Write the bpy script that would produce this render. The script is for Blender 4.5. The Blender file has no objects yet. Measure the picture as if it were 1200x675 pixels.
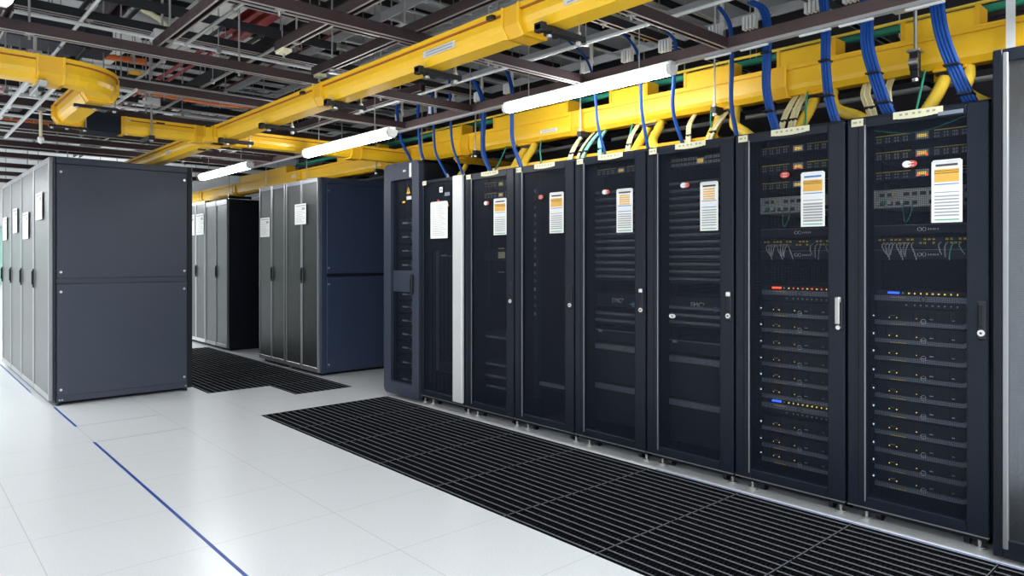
import bpy, math, random
from mathutils import Vector, Matrix
random.seed(7)
sc = bpy.context.scene
COL = sc.collection
PI = math.pi

# ------------------------------------------------------------------ materials
def new_mat(name):
    m = bpy.data.materials.new(name); m.use_nodes = True
    nt = m.node_tree
    return m, nt, nt.nodes, nt.links, nt.nodes['Principled BSDF']

def mat(name, col, rough=0.5, metal=0.0, noise=0.0, nscale=30.0, spec=0.5, coat=0.0):
    m, nt, N, L, b = new_mat(name)
    b.inputs['Base Color'].default_value = (*col, 1)
    b.inputs['Roughness'].default_value = rough
    b.inputs['Metallic'].default_value = metal
    b.inputs['Specular IOR Level'].default_value = spec
    b.inputs['Coat Weight'].default_value = coat
    if noise > 0:
        tc = N.new('ShaderNodeTexCoord'); nz = N.new('ShaderNodeTexNoise')
        nz.inputs['Scale'].default_value = nscale; nz.inputs['Detail'].default_value = 4
        L.new(tc.outputs['Object'], nz.inputs['Vector'])
        r = N.new('ShaderNodeMapRange')
        r.inputs['To Min'].default_value = rough - noise; r.inputs['To Max'].default_value = rough + noise
        L.new(nz.outputs['Fac'], r.inputs['Value']); L.new(r.outputs['Result'], b.inputs['Roughness'])
        mx = N.new('ShaderNodeMix'); mx.data_type = 'RGBA'
        mx.inputs[6].default_value = (*[c * (1 - noise) for c in col], 1)
        mx.inputs[7].default_value = (*[min(1, c * (1 + noise)) for c in col], 1)
        L.new(nz.outputs['Fac'], mx.inputs[0]); L.new(mx.outputs[2], b.inputs['Base Color'])
    return m

def emit(name, col, strength):
    m, nt, N, L, b = new_mat(name)
    b.inputs['Base Color'].default_value = (*col, 1)
    b.inputs['Emission Color'].default_value = (*col, 1)
    b.inputs['Emission Strength'].default_value = strength
    return m

def mesh_mat(name, col, rough, metal, pitch, frac):
    """perforated sheet: round holes on a grid (object y/z)"""
    m, nt, N, L, b = new_mat(name)
    b.inputs['Base Color'].default_value = (*col, 1)
    b.inputs['Roughness'].default_value = rough; b.inputs['Metallic'].default_value = metal
    b.inputs['Specular IOR Level'].default_value = .18 if metal < .5 else .5
    tc = N.new('ShaderNodeTexCoord'); sp = N.new('ShaderNodeSeparateXYZ')
    L.new(tc.outputs['Object'], sp.inputs[0])
    sq = []
    for ax in ('Y', 'Z'):
        a = N.new('ShaderNodeMath'); a.operation = 'MULTIPLY'; a.inputs[1].default_value = 1 / pitch
        f = N.new('ShaderNodeMath'); f.operation = 'FRACT'
        s = N.new('ShaderNodeMath'); s.operation = 'SUBTRACT'; s.inputs[1].default_value = 0.5
        q = N.new('ShaderNodeMath'); q.operation = 'POWER'; q.inputs[1].default_value = 2
        ab = N.new('ShaderNodeMath'); ab.operation = 'ABSOLUTE'
        L.new(sp.outputs[ax], a.inputs[0]); L.new(a.outputs[0], f.inputs[0]); L.new(f.outputs[0], s.inputs[0])
        L.new(s.outputs[0], ab.inputs[0]); L.new(ab.outputs[0], q.inputs[0]); sq.append(q)
    ad = N.new('ShaderNodeMath'); ad.operation = 'ADD'
    L.new(sq[0].outputs[0], ad.inputs[0]); L.new(sq[1].outputs[0], ad.inputs[1])
    lt = N.new('ShaderNodeMath'); lt.operation = 'LESS_THAN'; lt.inputs[1].default_value = frac / PI
    L.new(ad.outputs[0], lt.inputs[0])
    tr = N.new('ShaderNodeBsdfTransparent'); mx = N.new('ShaderNodeMixShader')
    L.new(lt.outputs[0], mx.inputs[0]); L.new(b.outputs[0], mx.inputs[1]); L.new(tr.outputs[0], mx.inputs[2])
    L.new(mx.outputs[0], N['Material Output'].inputs['Surface'])
    return m

def floor_mat():
    m, nt, N, L, b = new_mat('white_floor_tiles')
    tc = N.new('ShaderNodeTexCoord'); sp = N.new('ShaderNodeSeparateXYZ')
    L.new(tc.outputs['Object'], sp.inputs[0])
    ls = []
    for ax, off, p in (('X', 2.317, .6075), ('Y', 5.705, .609)):
        a = N.new('ShaderNodeMath'); a.operation = 'SUBTRACT'; a.inputs[1].default_value = off - 50 * p - p / 2
        d = N.new('ShaderNodeMath'); d.operation = 'DIVIDE'; d.inputs[1].default_value = p
        f = N.new('ShaderNodeMath'); f.operation = 'FRACT'
        s = N.new('ShaderNodeMath'); s.operation = 'SUBTRACT'; s.inputs[1].default_value = .5
        ab = N.new('ShaderNodeMath'); ab.operation = 'ABSOLUTE'
        lt = N.new('ShaderNodeMath'); lt.operation = 'LESS_THAN'; lt.inputs[1].default_value = .0017 / p
        L.new(sp.outputs[ax], a.inputs[0])
        for x, y in ((a, d), (d, f), (f, s), (s, ab), (ab, lt)): L.new(x.outputs[0], y.inputs[0])
        ls.append(lt)
    mxm = N.new('ShaderNodeMath'); mxm.operation = 'MAXIMUM'
    L.new(ls[0].outputs[0], mxm.inputs[0]); L.new(ls[1].outputs[0], mxm.inputs[1])
    nz = N.new('ShaderNodeTexNoise'); nz.inputs['Scale'].default_value = 140; nz.inputs['Detail'].default_value = 3
    L.new(tc.outputs['Object'], nz.inputs['Vector'])
    sp2 = N.new('ShaderNodeMapRange'); sp2.inputs['From Min'].default_value = .35; sp2.inputs['From Max'].default_value = .65
    sp2.inputs['To Min'].default_value = 0; sp2.inputs['To Max'].default_value = 1
    L.new(nz.outputs['Fac'], sp2.inputs['Value'])
    c1 = N.new('ShaderNodeMix'); c1.data_type = 'RGBA'
    c1.inputs[6].default_value = (.655, .675, .69, 1); c1.inputs[7].default_value = (.725, .745, .76, 1)
    L.new(sp2.outputs['Result'], c1.inputs[0])
    c2 = N.new('ShaderNodeMix'); c2.data_type = 'RGBA'; c2.inputs[7].default_value = (.50, .51, .53, 1)
    L.new(mxm.outputs[0], c2.inputs[0]); L.new(c1.outputs[2], c2.inputs[6]); L.new(c2.outputs[2], b.inputs['Base Color'])
    b.inputs['Roughness'].default_value = .24
    return m

M = {}
M['floor'] = floor_mat()
M['pit'] = mat('dark_underfloor', (.002, .0022, .0025), .95, spec=.02)
M['wall'] = mat('white_wall_paint', (.80, .82, .82), .6, noise=.03, nscale=6)
M['wall_dark'] = mat('dark_wall_paint', (.035, .033, .04), .8)
M['deck'] = mat('grey_ceiling_deck', (.66, .67, .68), .7, noise=.12, nscale=3)
M['joist'] = mat('black_joist_paint', (.012, .012, .014), .6)
M['black'] = mat('rack_black_paint', (.008, .011, .018), .42, spec=.25, noise=.05, nscale=60)
M['post'] = mat('rack_post_slate', (.0105, .015, .025), .36, spec=.20, noise=.05, nscale=60)
M['inner'] = mat('rack_inner_black', (.009, .011, .017), .6, spec=.2)
M['panel'] = mat('side_panel_charcoal', (.034, .044, .070), .42, noise=.06, nscale=40)
M['panel_blue'] = mat('side_panel_blue_black', (.040, .058, .112), .34, noise=.05, nscale=40)
M['panel_duct'] = mat('navy_duct_paint', (.016, .019, .034), .45)
M['edge'] = mat('door_edge_grey', (.30, .31, .32), .32, .5)
M['doormesh'] = mesh_mat('perforated_black_steel', (.011, .016, .028), .45, .0, .0065, .56)
M['greymesh'] = mat('perforated_grey_door', (.105, .11, .108), .38, .55, noise=.08, nscale=200)
M['darkmesh'] = mat('perforated_dark_grey_door', (.055, .06, .06), .38, .4, noise=.08, nscale=200)
M['endmesh'] = mesh_mat('perforated_bright_steel', (.20, .215, .235), .22, .9, .006, .22)
M['silver'] = mat('brushed_silver', (.72, .73, .74), .32, .85)
M['palemetal'] = mat('pale_grey_metal', (.72, .73, .73), .35, .25)
M['zinc'] = mat('zinc_plated_steel', (.45, .45, .44), .35, .8, noise=.15, nscale=80)
M['white'] = mat('white_plastic', (.82, .83, .83), .4)
M['paper'] = mat('white_paper', (.86, .86, .84), .55)
M['grey'] = mat('grey_print', (.34, .35, .36), .7)
M['dgrey'] = mat('dark_print', (.06, .06, .065), .7)
M['orange_ink'] = mat('amber_print', (.80, .44, .08), .6)
M['blue_ink'] = mat('blue_print', (.10, .22, .55), .6)
M['green_ink'] = mat('green_print', (.05, .40, .18), .6)
M['cream'] = mat('cream_label_tape', (.78, .74, .50), .55)
M['red'] = mat('red_paint', (.20, .008, .009), .45, noise=.2, nscale=12)
M['redink'] = mat('red_sticker', (.62, .07, .05), .5)
M['orange'] = mat('orange_conduit', (.70, .17, .035), .5)
M['amber'] = mat('amber_warning', (.85, .45, .03), .5)
M['yellow'] = mat('yellow_raceway_plastic', (.88, .51, .018), .34, noise=.05, nscale=9)
M['yellow2'] = mat('yellow_coupling_plastic', (.78, .41, .012), .36)
M['seam'] = mat('raceway_seam_brown', (.33, .09, .010), .5)
M['tube'] = mat('yellow_corrugated_tube', (.80, .55, .05), .45)
M['strut'] = mat('brown_steel_strut', (.048, .028, .030), .45, .25, noise=.2, nscale=15)
M['strut_edge'] = mat('strut_lip_steel', (.50, .45, .43), .4, .5)
M['railm'] = mat('brown_grey_rail', (.11, .075, .075), .42, .3, noise=.15, nscale=15)
M['dark_steel'] = mat('black_steel', (.014, .014, .018), .45, .3)
M['blue'] = mat('blue_cable_jacket', (.004, .060, .29), .45, spec=.3)
M['aqua'] = mat('aqua_cable_jacket', (.25, .62, .60), .45)
M['green'] = mat('green_cable_jacket', (.03, .30, .20), .45)
M['tan'] = mat('tan_cable_bundle', (.86, .74, .43), .55, noise=.25, nscale=90)
M['tape'] = mat('blue_floor_tape', (.008, .055, .30), .35)
M['tape_grey'] = mat('grey_floor_line', (.33, .35, .38), .5)
M['grate'] = mat('black_cast_grate', (.004, .0045, .006), .7, .0, spec=.08, noise=.15, nscale=60)
M['grate_bar'] = mat('worn_grate_bar', (.14, .145, .165), .45, .0, spec=.2, noise=.2, nscale=50)
M['server'] = mat('server_black', (.013, .017, .026), .45, spec=.3)
M['bezel'] = mat('server_bezel_slate', (.20, .23, .29), .35, .1)
M['chassis'] = mat('grey_chassis', (.48, .51, .51), .45, .2)
M['port'] = mat('black_port', (.006, .006, .007), .5)
M['gold'] = mat('yellow_port_strip', (.92, .66, .08), .5)
M['lcd'] = emit('amber_display', (.9, .6, .12), .9)
M['led_red'] = emit('red_led', (1, .08, .03), 3.0)
M['led_blue'] = emit('blue_led', (.04, .12, 1), 3.0)
M['led_y'] = emit('yellow_led', (1, .72, .12), 1.6)
M['led_w'] = emit('white_led', (.6, .8, 1), 1.4)
M['tube_light'] = emit('white_light_diffuser', (.95, .98, 1), 30)
M['busway'] = mat('grey_busway', (.40, .41, .43), .45, .3)
M['insul'] = mat('grey_pipe_lagging', (.50, .51, .52), .7, noise=.1, nscale=20)
M['conc'] = mat('pale_concrete_panel', (.60, .60, .57), .8, noise=.18, nscale=7)
M['teal_wall'] = mat('pale_green_board', (.35, .62, .52), .5)

# ------------------------------------------------------------------ mesh builder
class MB:
    def __init__(s): s.v = []; s.f = []; s.mi = []; s.ms = []; s.sm = []
    def _m(s, m):
        m = M[m] if isinstance(m, str) else m
        if m not in s.ms: s.ms.append(m)
        return s.ms.index(m)
    def face(s, pts, m, smooth=False):
        i = len(s.v); s.v += [tuple(p) for p in pts]; s.f.append(tuple(range(i, i + len(pts)))); s.mi.append(s._m(m)); s.sm.append(smooth)
    def add(s, vs, fs, m, smooth=False):
        i = len(s.v); s.v += [tuple(p) for p in vs]; k = s._m(m)
        for f in fs: s.f.append(tuple(a + i for a in f)); s.mi.append(k); s.sm.append(smooth)
    def box(s, x0, x1, y0, y1, z0, z1, m, ch=0.0):
        if x0 > x1: x0, x1 = x1, x0
        if y0 > y1: y0, y1 = y1, y0
        if z0 > z1: z0, z1 = z1, z0
        c = min(ch, (x1 - x0) / 2.01, (y1 - y0) / 2.01, (z1 - z0) / 2.01)
        if c <= 0:
            vs = [(x, y, z) for x in (x0, x1) for y in (y0, y1) for z in (z0, z1)]
            fs = [(0, 1, 3, 2), (4, 6, 7, 5), (0, 4, 5, 1), (2, 3, 7, 6), (0, 2, 6, 4), (1, 5, 7, 3)]
            s.add(vs, fs, m); return s
        X = (x0, x1); Y = (y0, y1); Z = (z0, z1); vs = []; idx = {}
        for i in (0, 1):
            for j in (0, 1):
                for k in (0, 1):
                    sx = c if i == 0 else -c; sy = c if j == 0 else -c; sz = c if k == 0 else -c
                    for a, p in enumerate(((X[i], Y[j] + sy, Z[k] + sz), (X[i] + sx, Y[j], Z[k] + sz), (X[i] + sx, Y[j] + sy, Z[k]))):
                        idx[(i, j, k, a)] = len(vs); vs.append(p)
        fs = []
        for i in (0, 1): fs.append([idx[(i, j, k, 0)] for j, k in ((0, 0), (0, 1), (1, 1), (1, 0))])
        for j in (0, 1): fs.append([idx[(i, j, k, 1)] for i, k in ((0, 0), (1, 0), (1, 1), (0, 1))])
        for k in (0, 1): fs.append([idx[(i, j, k, 2)] for i, j in ((0, 0), (0, 1), (1, 1), (1, 0))])
        for j in (0, 1):
            for k in (0, 1): fs.append([idx[(0, j, k, 1)], idx[(1, j, k, 1)], idx[(1, j, k, 2)], idx[(0, j, k, 2)]])
        for i in (0, 1):
            for k in (0, 1): fs.append([idx[(i, 0, k, 0)], idx[(i, 1, k, 0)], idx[(i, 1, k, 2)], idx[(i, 0, k, 2)]])
        for i in (0, 1):
            for j in (0, 1): fs.append([idx[(i, j, 0, 0)], idx[(i, j, 1, 0)], idx[(i, j, 1, 1)], idx[(i, j, 0, 1)]])
        for i in (0, 1):
            for j in (0, 1):
                for k in (0, 1): fs.append([idx[(i, j, k, a)] for a in (0, 1, 2)])
        s.add(vs, fs, m); return s
    def prism(s, poly, axis, a0, a1, m, smooth=False):
        """extrude a 2-D polygon along axis ('x': poly=(y,z), 'y': poly=(x,z), 'z': poly=(x,y))"""
        def P(p, a): return {'x': (a, p[0], p[1]), 'y': (p[0], a, p[1]), 'z': (p[0], p[1], a)}[axis]
        n = len(poly); vs = [P(p, a0) for p in poly] + [P(p, a1) for p in poly]
        s.add(vs, [(i, (i + 1) % n, n + (i + 1) % n, n + i) for i in range(n)], m, smooth)
        s.add(vs, [tuple(range(n - 1, -1, -1)), tuple(range(n, 2 * n))], m)
        return s
    def cyl(s, p0, p1, r, m, n=12, r1=None):
        p0 = Vector(p0); p1 = Vector(p1); d = (p1 - p0).normalized()
        u = d.orthogonal().normalized(); w = d.cross(u); r1 = r if r1 is None else r1; vs = []
        for p, rr in ((p0, r), (p1, r1)):
            for i in range(n):
                t = 2 * PI * i / n; vs.append(p + (u * math.cos(t) + w * math.sin(t)) * rr)
        s.add(vs, [(i, (i + 1) % n, n + (i + 1) % n, n + i) for i in range(n)], m, True)
        s.add(vs, [tuple(range(n - 1, -1, -1)), tuple(range(n, 2 * n))], m)
        return s
    def tube(s, pts, r, m, n=8, radii=None, sub=5):
        P = [Vector(p) for p in pts]
        if sub > 1 and len(P) > 2:           # Catmull-Rom
            Q = []
            for i in range(len(P) - 1):
                a = P[max(0, i - 1)]; b = P[i]; c = P[i + 1]; d = P[min(len(P) - 1, i + 2)]
                for k in range(sub):
                    t = k / sub
                    Q.append(.5 * ((2 * b) + (c - a) * t + (2 * a - 5 * b + 4 * c - d) * t * t + (3 * b - a - 3 * c + d) * t ** 3))
            Q.append(P[-1]); P = Q
        vs = []; nr = None
        for i, p in enumerate(P):
            d = (P[min(i + 1, len(P) - 1)] - P[max(i - 1, 0)]).normalized()
            nr = d.orthogonal().normalized() if nr is None else (nr - d * nr.dot(d)).normalized()
            w = d.cross(nr); rr = radii(i) * r if radii else r
            for k in range(n):
                t = 2 * PI * k / n; vs.append(p + (nr * math.cos(t) + w * math.sin(t)) * rr)
        fs = [(i * n + k, i * n + (k + 1) % n, (i + 1) * n + (k + 1) % n, (i + 1) * n + k) for i in range(len(P) - 1) for k in range(n)]
        s.add(vs, fs, m, True)
        s.add(vs, [tuple(range(n - 1, -1, -1)), tuple(range((len(P) - 1) * n, len(P) * n))], m)
        return s
    def sweep(s, prof, path, m):
        """sweep a (lateral, z) profile along a level path of (x, y, z, dx, dy)"""
        n = len(prof); vs = []
        for (x, y, z, dx, dy) in path:
            for (a, h) in prof: vs.append((x + dy * a, y - dx * a, z + h))
        k = len(path)
        s.add(vs, [(i * n + j, i * n + (j + 1) % n, (i + 1) * n + (j + 1) % n, (i + 1) * n + j) for i in range(k - 1) for j in range(n)], m)
        s.add(vs, [tuple(range(n - 1, -1, -1)), tuple(range((k - 1) * n, k * n))], m)
        return s
    def ring(s, c, r0, r1, x, m, n=20, th=.001):
        """flat ring in the y-z plane at depth x facing -x"""
        cy, cz = c
        for i in range(n):
            a = 2 * PI * i / n; b = 2 * PI * (i + 1) / n
            q = [(cy + r * math.cos(t), cz + r * math.sin(t)) for r, t in ((r0, a), (r1, a), (r1, b), (r0, b))]
            s.prism(q, 'x', x - th, x, m)
        return s

def build(name, mb, parent=None, loc=None):
    me = bpy.data.meshes.new(name); me.from_pydata(mb.v, [], mb.f)
    for m in mb.ms: me.materials.append(m)
    me.polygons.foreach_set('material_index', mb.mi); me.polygons.foreach_set('use_smooth', mb.sm)
    import bmesh
    bm = bmesh.new(); bm.from_mesh(me); bmesh.ops.recalc_face_normals(bm, faces=bm.faces); bm.to_mesh(me); bm.free()
    me.update()
    o = bpy.data.objects.new(name, me); COL.objects.link(o)
    if parent is not None: o.parent = parent
    if loc is not None: o.location = loc
    return o

def tag(o, label, cat, group=None, kind=None):
    o['label'] = label; o['category'] = cat
    if group: o['group'] = group
    if kind: o['kind'] = kind
    return o

def thing(name, label, cat, loc=(0, 0, 0), rz=0.0, group=None):
    o = bpy.data.objects.new(name, None); COL.objects.link(o)
    o.empty_display_size = .05; o.location = loc; o.rotation_euler = (0, 0, rz)
    return tag(o, label, cat, group)

def struct(name, mb):
    o = build(name, mb); o['kind'] = 'structure'; return o

def dup(root, loc, label, group=None, rz=None):
    r = root.copy(); COL.objects.link(r); r.location = loc
    if rz is not None: r.rotation_euler = (0, 0, rz)
    r['label'] = label
    if group: r['group'] = group
    for ch in list(root.children):
        c = ch.copy(); COL.objects.link(c); c.parent = r
        for g in list(ch.children):
            d = g.copy(); COL.objects.link(d); d.parent = c
    return r

ORD = ['first', 'second', 'third', 'fourth', 'fifth', 'sixth', 'seventh', 'eighth', 'ninth', 'tenth', 'eleventh', 'twelfth',
       'thirteenth', 'fourteenth', 'fifteenth', 'sixteenth']

def text_mb(txt, size, y, z, x, m, parent, name='lettering'):
    """flat raised letters on a face that looks towards -x (reads left to right along -y)"""
    cu = bpy.data.curves.new(name, 'FONT'); cu.body = txt; cu.size = size; cu.extrude = .0006
    tmp = bpy.data.objects.new('tmp', cu); COL.objects.link(tmp)
    dg = bpy.context.evaluated_depsgraph_get(); me = bpy.data.meshes.new_from_object(tmp.evaluated_get(dg))
    bpy.data.objects.remove(tmp); bpy.data.curves.remove(cu)
    me.materials.clear(); me.materials.append(M[m])
    for v in me.vertices:
        cx, cy, cz = v.co; v.co = (x - cz, y - cx, z + cy)
    o = bpy.data.objects.new(name, me); COL.objects.link(o); o.parent = parent
    return o

# ------------------------------------------------------------------ setting
XR = 3.565                       # front plane of the racks on the right
T = .6075; TY = .609; GX = 2.317; GY = 5.705
GR = [(GX, GX + T * 2, GY - 9 * TY, GY)]                                # big grating
GR2 = [(GX + T, GX + 2 * T, 6.36, 6.36 + 7 * TY), (GX, GX + T, 6.969, 6.969 + 6 * TY)]
def floor():
    mb = MB()
    xs = sorted({-4.2, GX, GX + T, GX + 2 * T, 6.6}); ys = sorted({-5.2, 14.2, GY - 9 * TY, GY, 6.36, 6.969, 6.36 + 7 * TY})
    holes = GR + GR2
    for i in range(len(xs) - 1):
        for j in range(len(ys) - 1):
            cx = (xs[i] + xs[i + 1]) / 2; cy = (ys[j] + ys[j + 1]) / 2
            if any(a < cx < b and c < cy < d for a, b, c, d in holes): continue
            mb.face([(xs[i], ys[j], 0), (xs[i + 1], ys[j], 0), (xs[i + 1], ys[j + 1], 0), (xs[i], ys[j + 1], 0)], 'floor')
    mb.box(GX - .3, GX + 2 * T + .3, GY - 9 * TY - .3, 11.2, -.42, -.36, 'pit')
    # edges of the cut-outs
    for a, b, c, d in holes:
        for p in (((a, c), (b, c)), ((b, c), (b, d)), ((b, d), (a, d)), ((a, d), (a, c))):
            (x0, y0), (x1, y1) = p
            mb.face([(x0, y0, -.36), (x1, y1, -.36), (x1, y1, -.05), (x0, y0, -.05)], 'pit')
    return struct('floor', mb)
floor()
struct('ceiling', MB().box(-4.2, 6.6, -5.2, 14.2, 3.50, 3.6, 'deck'))
struct('wall_back', MB().box(-4.2, 6.6, 14.0, 14.2, 0, 3.5, 'wall'))
struct('wall_front', MB().box(-4.2, 6.6, -5.2, -5.0, 0, 3.5, 'wall'))
struct('wall_left', MB().box(-4.2, -4.0, -5.0, 14.0, 0, 3.5, 'wall'))
struct('wall_right', MB().box(6.5, 6.6, -5.0, 14.0, 0, 3.5, 'wall_dark'))

# floor grates: worn bars along the aisle over recessed cross bars
def grate_mesh():
    mb = MB(); w = T - .003; l = TY - .003; z = -.002
    for a in (0, w - .006): mb.box(a, a + .006, 0, l, -.035, z - .001, 'grate')
    for a in (0, l - .004): mb.box(.006, w - .006, a, a + .004, -.035, z - .002, 'grate')
    n = 10
    for i in range(n):
        x = w * (i + .5) / n; mb.box(x - .0030, x + .0030, .005, l - .005, z - .003, z, 'grate_bar'); mb.box(x - .0026, x + .0026, .005, l - .005, -.030, z - .0028, 'grate')
        mb.box(x - .008, x + .008, .005, l - .005, -.034, z - .016, 'grate')
    mb.box(.006, w - .006, 0, .003, z - .004, z - .001, 'grate_bar')
    for j in range(1, 28):
        y = l * j / 28; mb.box(.006, w - .006, y - .004, y + .004, -.033, z - .012, 'grate')
    return mb
g0 = build('floor_grate', grate_mesh()); g_used = False
def grate(x, y, label, group):
    global g_used
    if not g_used: o = g0; g_used = True
    else: o = g0.copy(); COL.objects.link(o)
    o.location = (x + .002, y + .002, 0); tag(o, label, 'floor grate', group)
for k in range(9):
    for c, nm in ((0, 'open-floor side'), (1, 'rack side')):
        grate(GX + c * T, GY - (k + 1) * TY, 'black floor grate in the large grating, %s, %s from far end' % (nm, ORD[k]), 'large grating beside the right racks')
for k in range(7):
    grate(GX + T, 6.36 + k * TY, 'black floor grate in the far grating, middle-rack side, %s from near end' % ORD[k], 'far grating between the rack blocks')
for k in range(6):
    grate(GX, 6.969 + k * TY, 'black floor grate in the far grating, left-cabinet side, %s from near end' % ORD[k], 'far grating between the rack blocks')

# tape lines
def strip(name, x0, x1, y0, y1, m, label, cat, h=.0012):
    return tag(build(name, MB().box(x0, x1, y0, y1, .0003, h, m)), label, cat)
strip('floor_tape', 1.092, 1.108, .6, 5.66, 'tape', 'long blue tape line running across the open white floor towards the camera', 'tape')
strip('floor_tape', 1.092, 1.108, 6.28, 7.22, 'tape', 'short blue tape line on the floor at the near corner of the left cabinets', 'tape')
strip('floor_tape', 1.045, 1.058, 8.16, 10.6, 'tape', 'blue tape line along the foot of the left cabinet doors', 'tape')
strip('floor_tape', 3.536, 3.544, .35, 2.62, 'tape', 'thin blue tape line between the large grating and the right racks', 'tape')
strip('floor_line', 1.11, 1.71, 5.655, 5.661, 'tape_grey', 'thin grey line on the floor at the end of the long blue tape', 'line')
strip('floor_line', 1.11, 1.69, 6.276, 6.282, 'tape_grey', 'thin grey line on the floor at the end of the short blue tape', 'line')

# ------------------------------------------------------------------ right hand racks
def carcass(root, w, h, depth=1.08, back_m='inner', z0=.055, shell='black', name='body', bottom=True):
    mb = MB(); t = .016
    mb.box(.036, depth, 0, t, z0, h, shell); mb.box(.036, depth, w - t, w, z0, h, shell)
    mb.box(.036, depth, 0, w, h - .022, h, shell, .003); mb.box(.036, depth if bottom else .10, 0, w, z0, z0 + .03, shell)
    mb.box(depth - .02, depth, t, w - t, z0, h - .02, back_m)
    for y in (.055, w - .09):                     # mounting posts
        mb.box(.20, .23, y, y + .035, z0 + .03, h - .022, 'inner')
    o = build(name, mb, root)
    for y in (.06, w - .06):
        for x in (.09, depth - .1):
            f = MB(); f.cyl((x, y, 0), (x, y, .012), .024, 'zinc', 12); f.cyl((x, y, .012), (x, y, z0), .009, 'zinc', 8)
            build('levelling_foot', f, root)
    for y in (.115, w - .115):
        c = MB(); c.cyl((.12, y - .012, .026), (.12, y + .012, .026), .026, 'dark_steel', 14); c.box(.10, .14, y - .016, y + .016, .040, z0, 'zinc')
        build('caster', c, root)
    return o

def mesh_door(root, w, h, z0=.085, lb=.088, rb=.084, tb=.045, bb=.05, mesh='doormesh', m='post', groove=True):
    """framed perforated door facing -x; lb is the border at high y (left in view)"""
    g = .004; d = MB(); z1 = h - .006
    y0 = g; y1 = w - g
    d.box(0, .034, y0, y0 + rb, z0, z1, m, .004)
    d.box(0, .034, y1 - lb, y1, z0, z1, m, .004)
    d.box(.001, .034, y0 + rb, y1 - lb, z1 - tb, z1, m, .003); d.box(.001, .034, y0 + rb, y1 - lb, z0, z0 + bb, m, .003)
    if groove:
        d.box(-.0015, .002, y1 - lb * .62, y1 - lb * .55, z0 + .02, z1 - .02, 'inner')
        d.box(-.003, .004, y1 - lb + .002, y1 - lb + .007, z0 + .03, z1 - .03, 'edge')
        d.box(-.002, .004, y0 + rb - .006, y0 + rb - .002, z0 + .03, z1 - .03, 'post')
    door = build('door', d, root)
    p = MB(); p.box(.014, .0152, y0 + rb - .004, y1 - lb + .004, z0 + bb - .004, z1 - tb + .004, mesh)
    build('perforated_panel', p, door)
    e = MB(); e.box(-.003, .020, y0, y1, z0 - .004, z0, 'edge'); build('bottom_edge', e, door)
    return door

def handle(door, y, z, style):
    hb = MB()
    if style == 'lever':
        hb.box(-.012, 0, y - .018, y + .018, z - .085, z + .075, 'dark_steel', .004)
        hb.box(-.034, -.018, y - .012, y + .012, z - .060, z + .078, 'zinc', .005)
        hb.box(-.022, -.008, y - .012, y + .012, z + .050, z + .078, 'silver', .003)
        hb.cyl((-.020, y, z - .075), (-.006, y, z - .075), .011, 'silver', 12)
    else:
        hb.box(-.010, 0, y - .017, y + .017, z - .085, z + .085, 'dark_steel', .005)
        hb.box(-.016, -.008, y - .011, y + .011, z - .030, z + .070, 'black', .004)
        hb.cyl((-.016, y, z - .055), (-.008, y, z - .055), .014, 'palemetal', 14)
        hb.cyl((-.018, y, z - .055), (-.016, y, z - .055), .005, 'port', 8)
        if style == 'tab': hb.box(-.018, -.008, y - .013, y + .013, z + .055, z + .078, 'palemetal', .003)
    return build('handle', hb, door)

def top_labels(root, w, h, wide=True):
    mb = MB()
    if wide:
        c = w * .47; n = 10; L = .21
        for i in range(n):                         # tape sags below the door's top edge on one side
            a = c - L / 2 + L * i / n; b = a + L / n
            s0 = .018 * (1 - ((i - n / 2) / (n / 2)) ** 2)
            mb.box(-.004, -.002, a, b, h - .028 - s0 * .4, h + .002, 'cream')
        for i, q in enumerate((.03, .055, .09, .115, .145, .17)):
            mb.box(-.0048, -.0038, c - L / 2 + q, c - L / 2 + q + .012, h - .018, h - .008, 'grey')
        o = build('name_tape', mb, root); o['label'] = 'cream name tape'
    s = MB(); y = w - .052
    s.box(-.004, -.002, y - .028, y + .028, h - .040, h - .004, 'cream')
    for q in (-.018, .002, .012): s.box(-.0048, -.0038, y + q, y + q + .008, h - .026, h - .016, 'grey')
    o = build('corner_label', s, root); o['label'] = 'small cream label'

RACKS = {}
def std_rack(key, y0, y1, label, hstyle, hz=1.03, wide=True, m='post', bottom=True):
    w = y1 - y0; t = thing('server_rack', label, 'server rack', (XR, y0, 0), 0, 'row of black racks on the right')
    carcass(t, w, 2.0, bottom=bottom)
    d = mesh_door(t, w, 1.99, m=m)
    handle(d, .030, hz, hstyle); top_labels(t, w, 1.99, wide)
    RACKS[key] = t
    return t
g = .003
std_rack('h', .870 + g, 1.482 - g, 'black mesh-door rack full of lit servers, nearest the camera, beside the pale perforated cabinet', 'swing')
std_rack('g', 1.482 + g, 2.098 - g, 'black mesh-door rack with the bright silver lever handle and red-lit server', 'lever')
std_rack('f', 2.098 + g, 2.713 - g, 'black rack full of ribbed shelves with a white oval badge below the lettering', 'tab')
std_rack('e', 2.713 + g, 3.328 - g, 'black rack of faint ribbed shelves, second right of the unlit near-empty rack', 'tab')
std_rack('d', 3.328 + g, 3.952 - g, 'near-empty black rack with a column of small pale sockets at its left side', 'swing', bottom=False)
std_rack('c', 3.952 + g, 4.562 - g, 'black mesh rack directly right of the pale silver post, with shelves low inside', 'swing')

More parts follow.
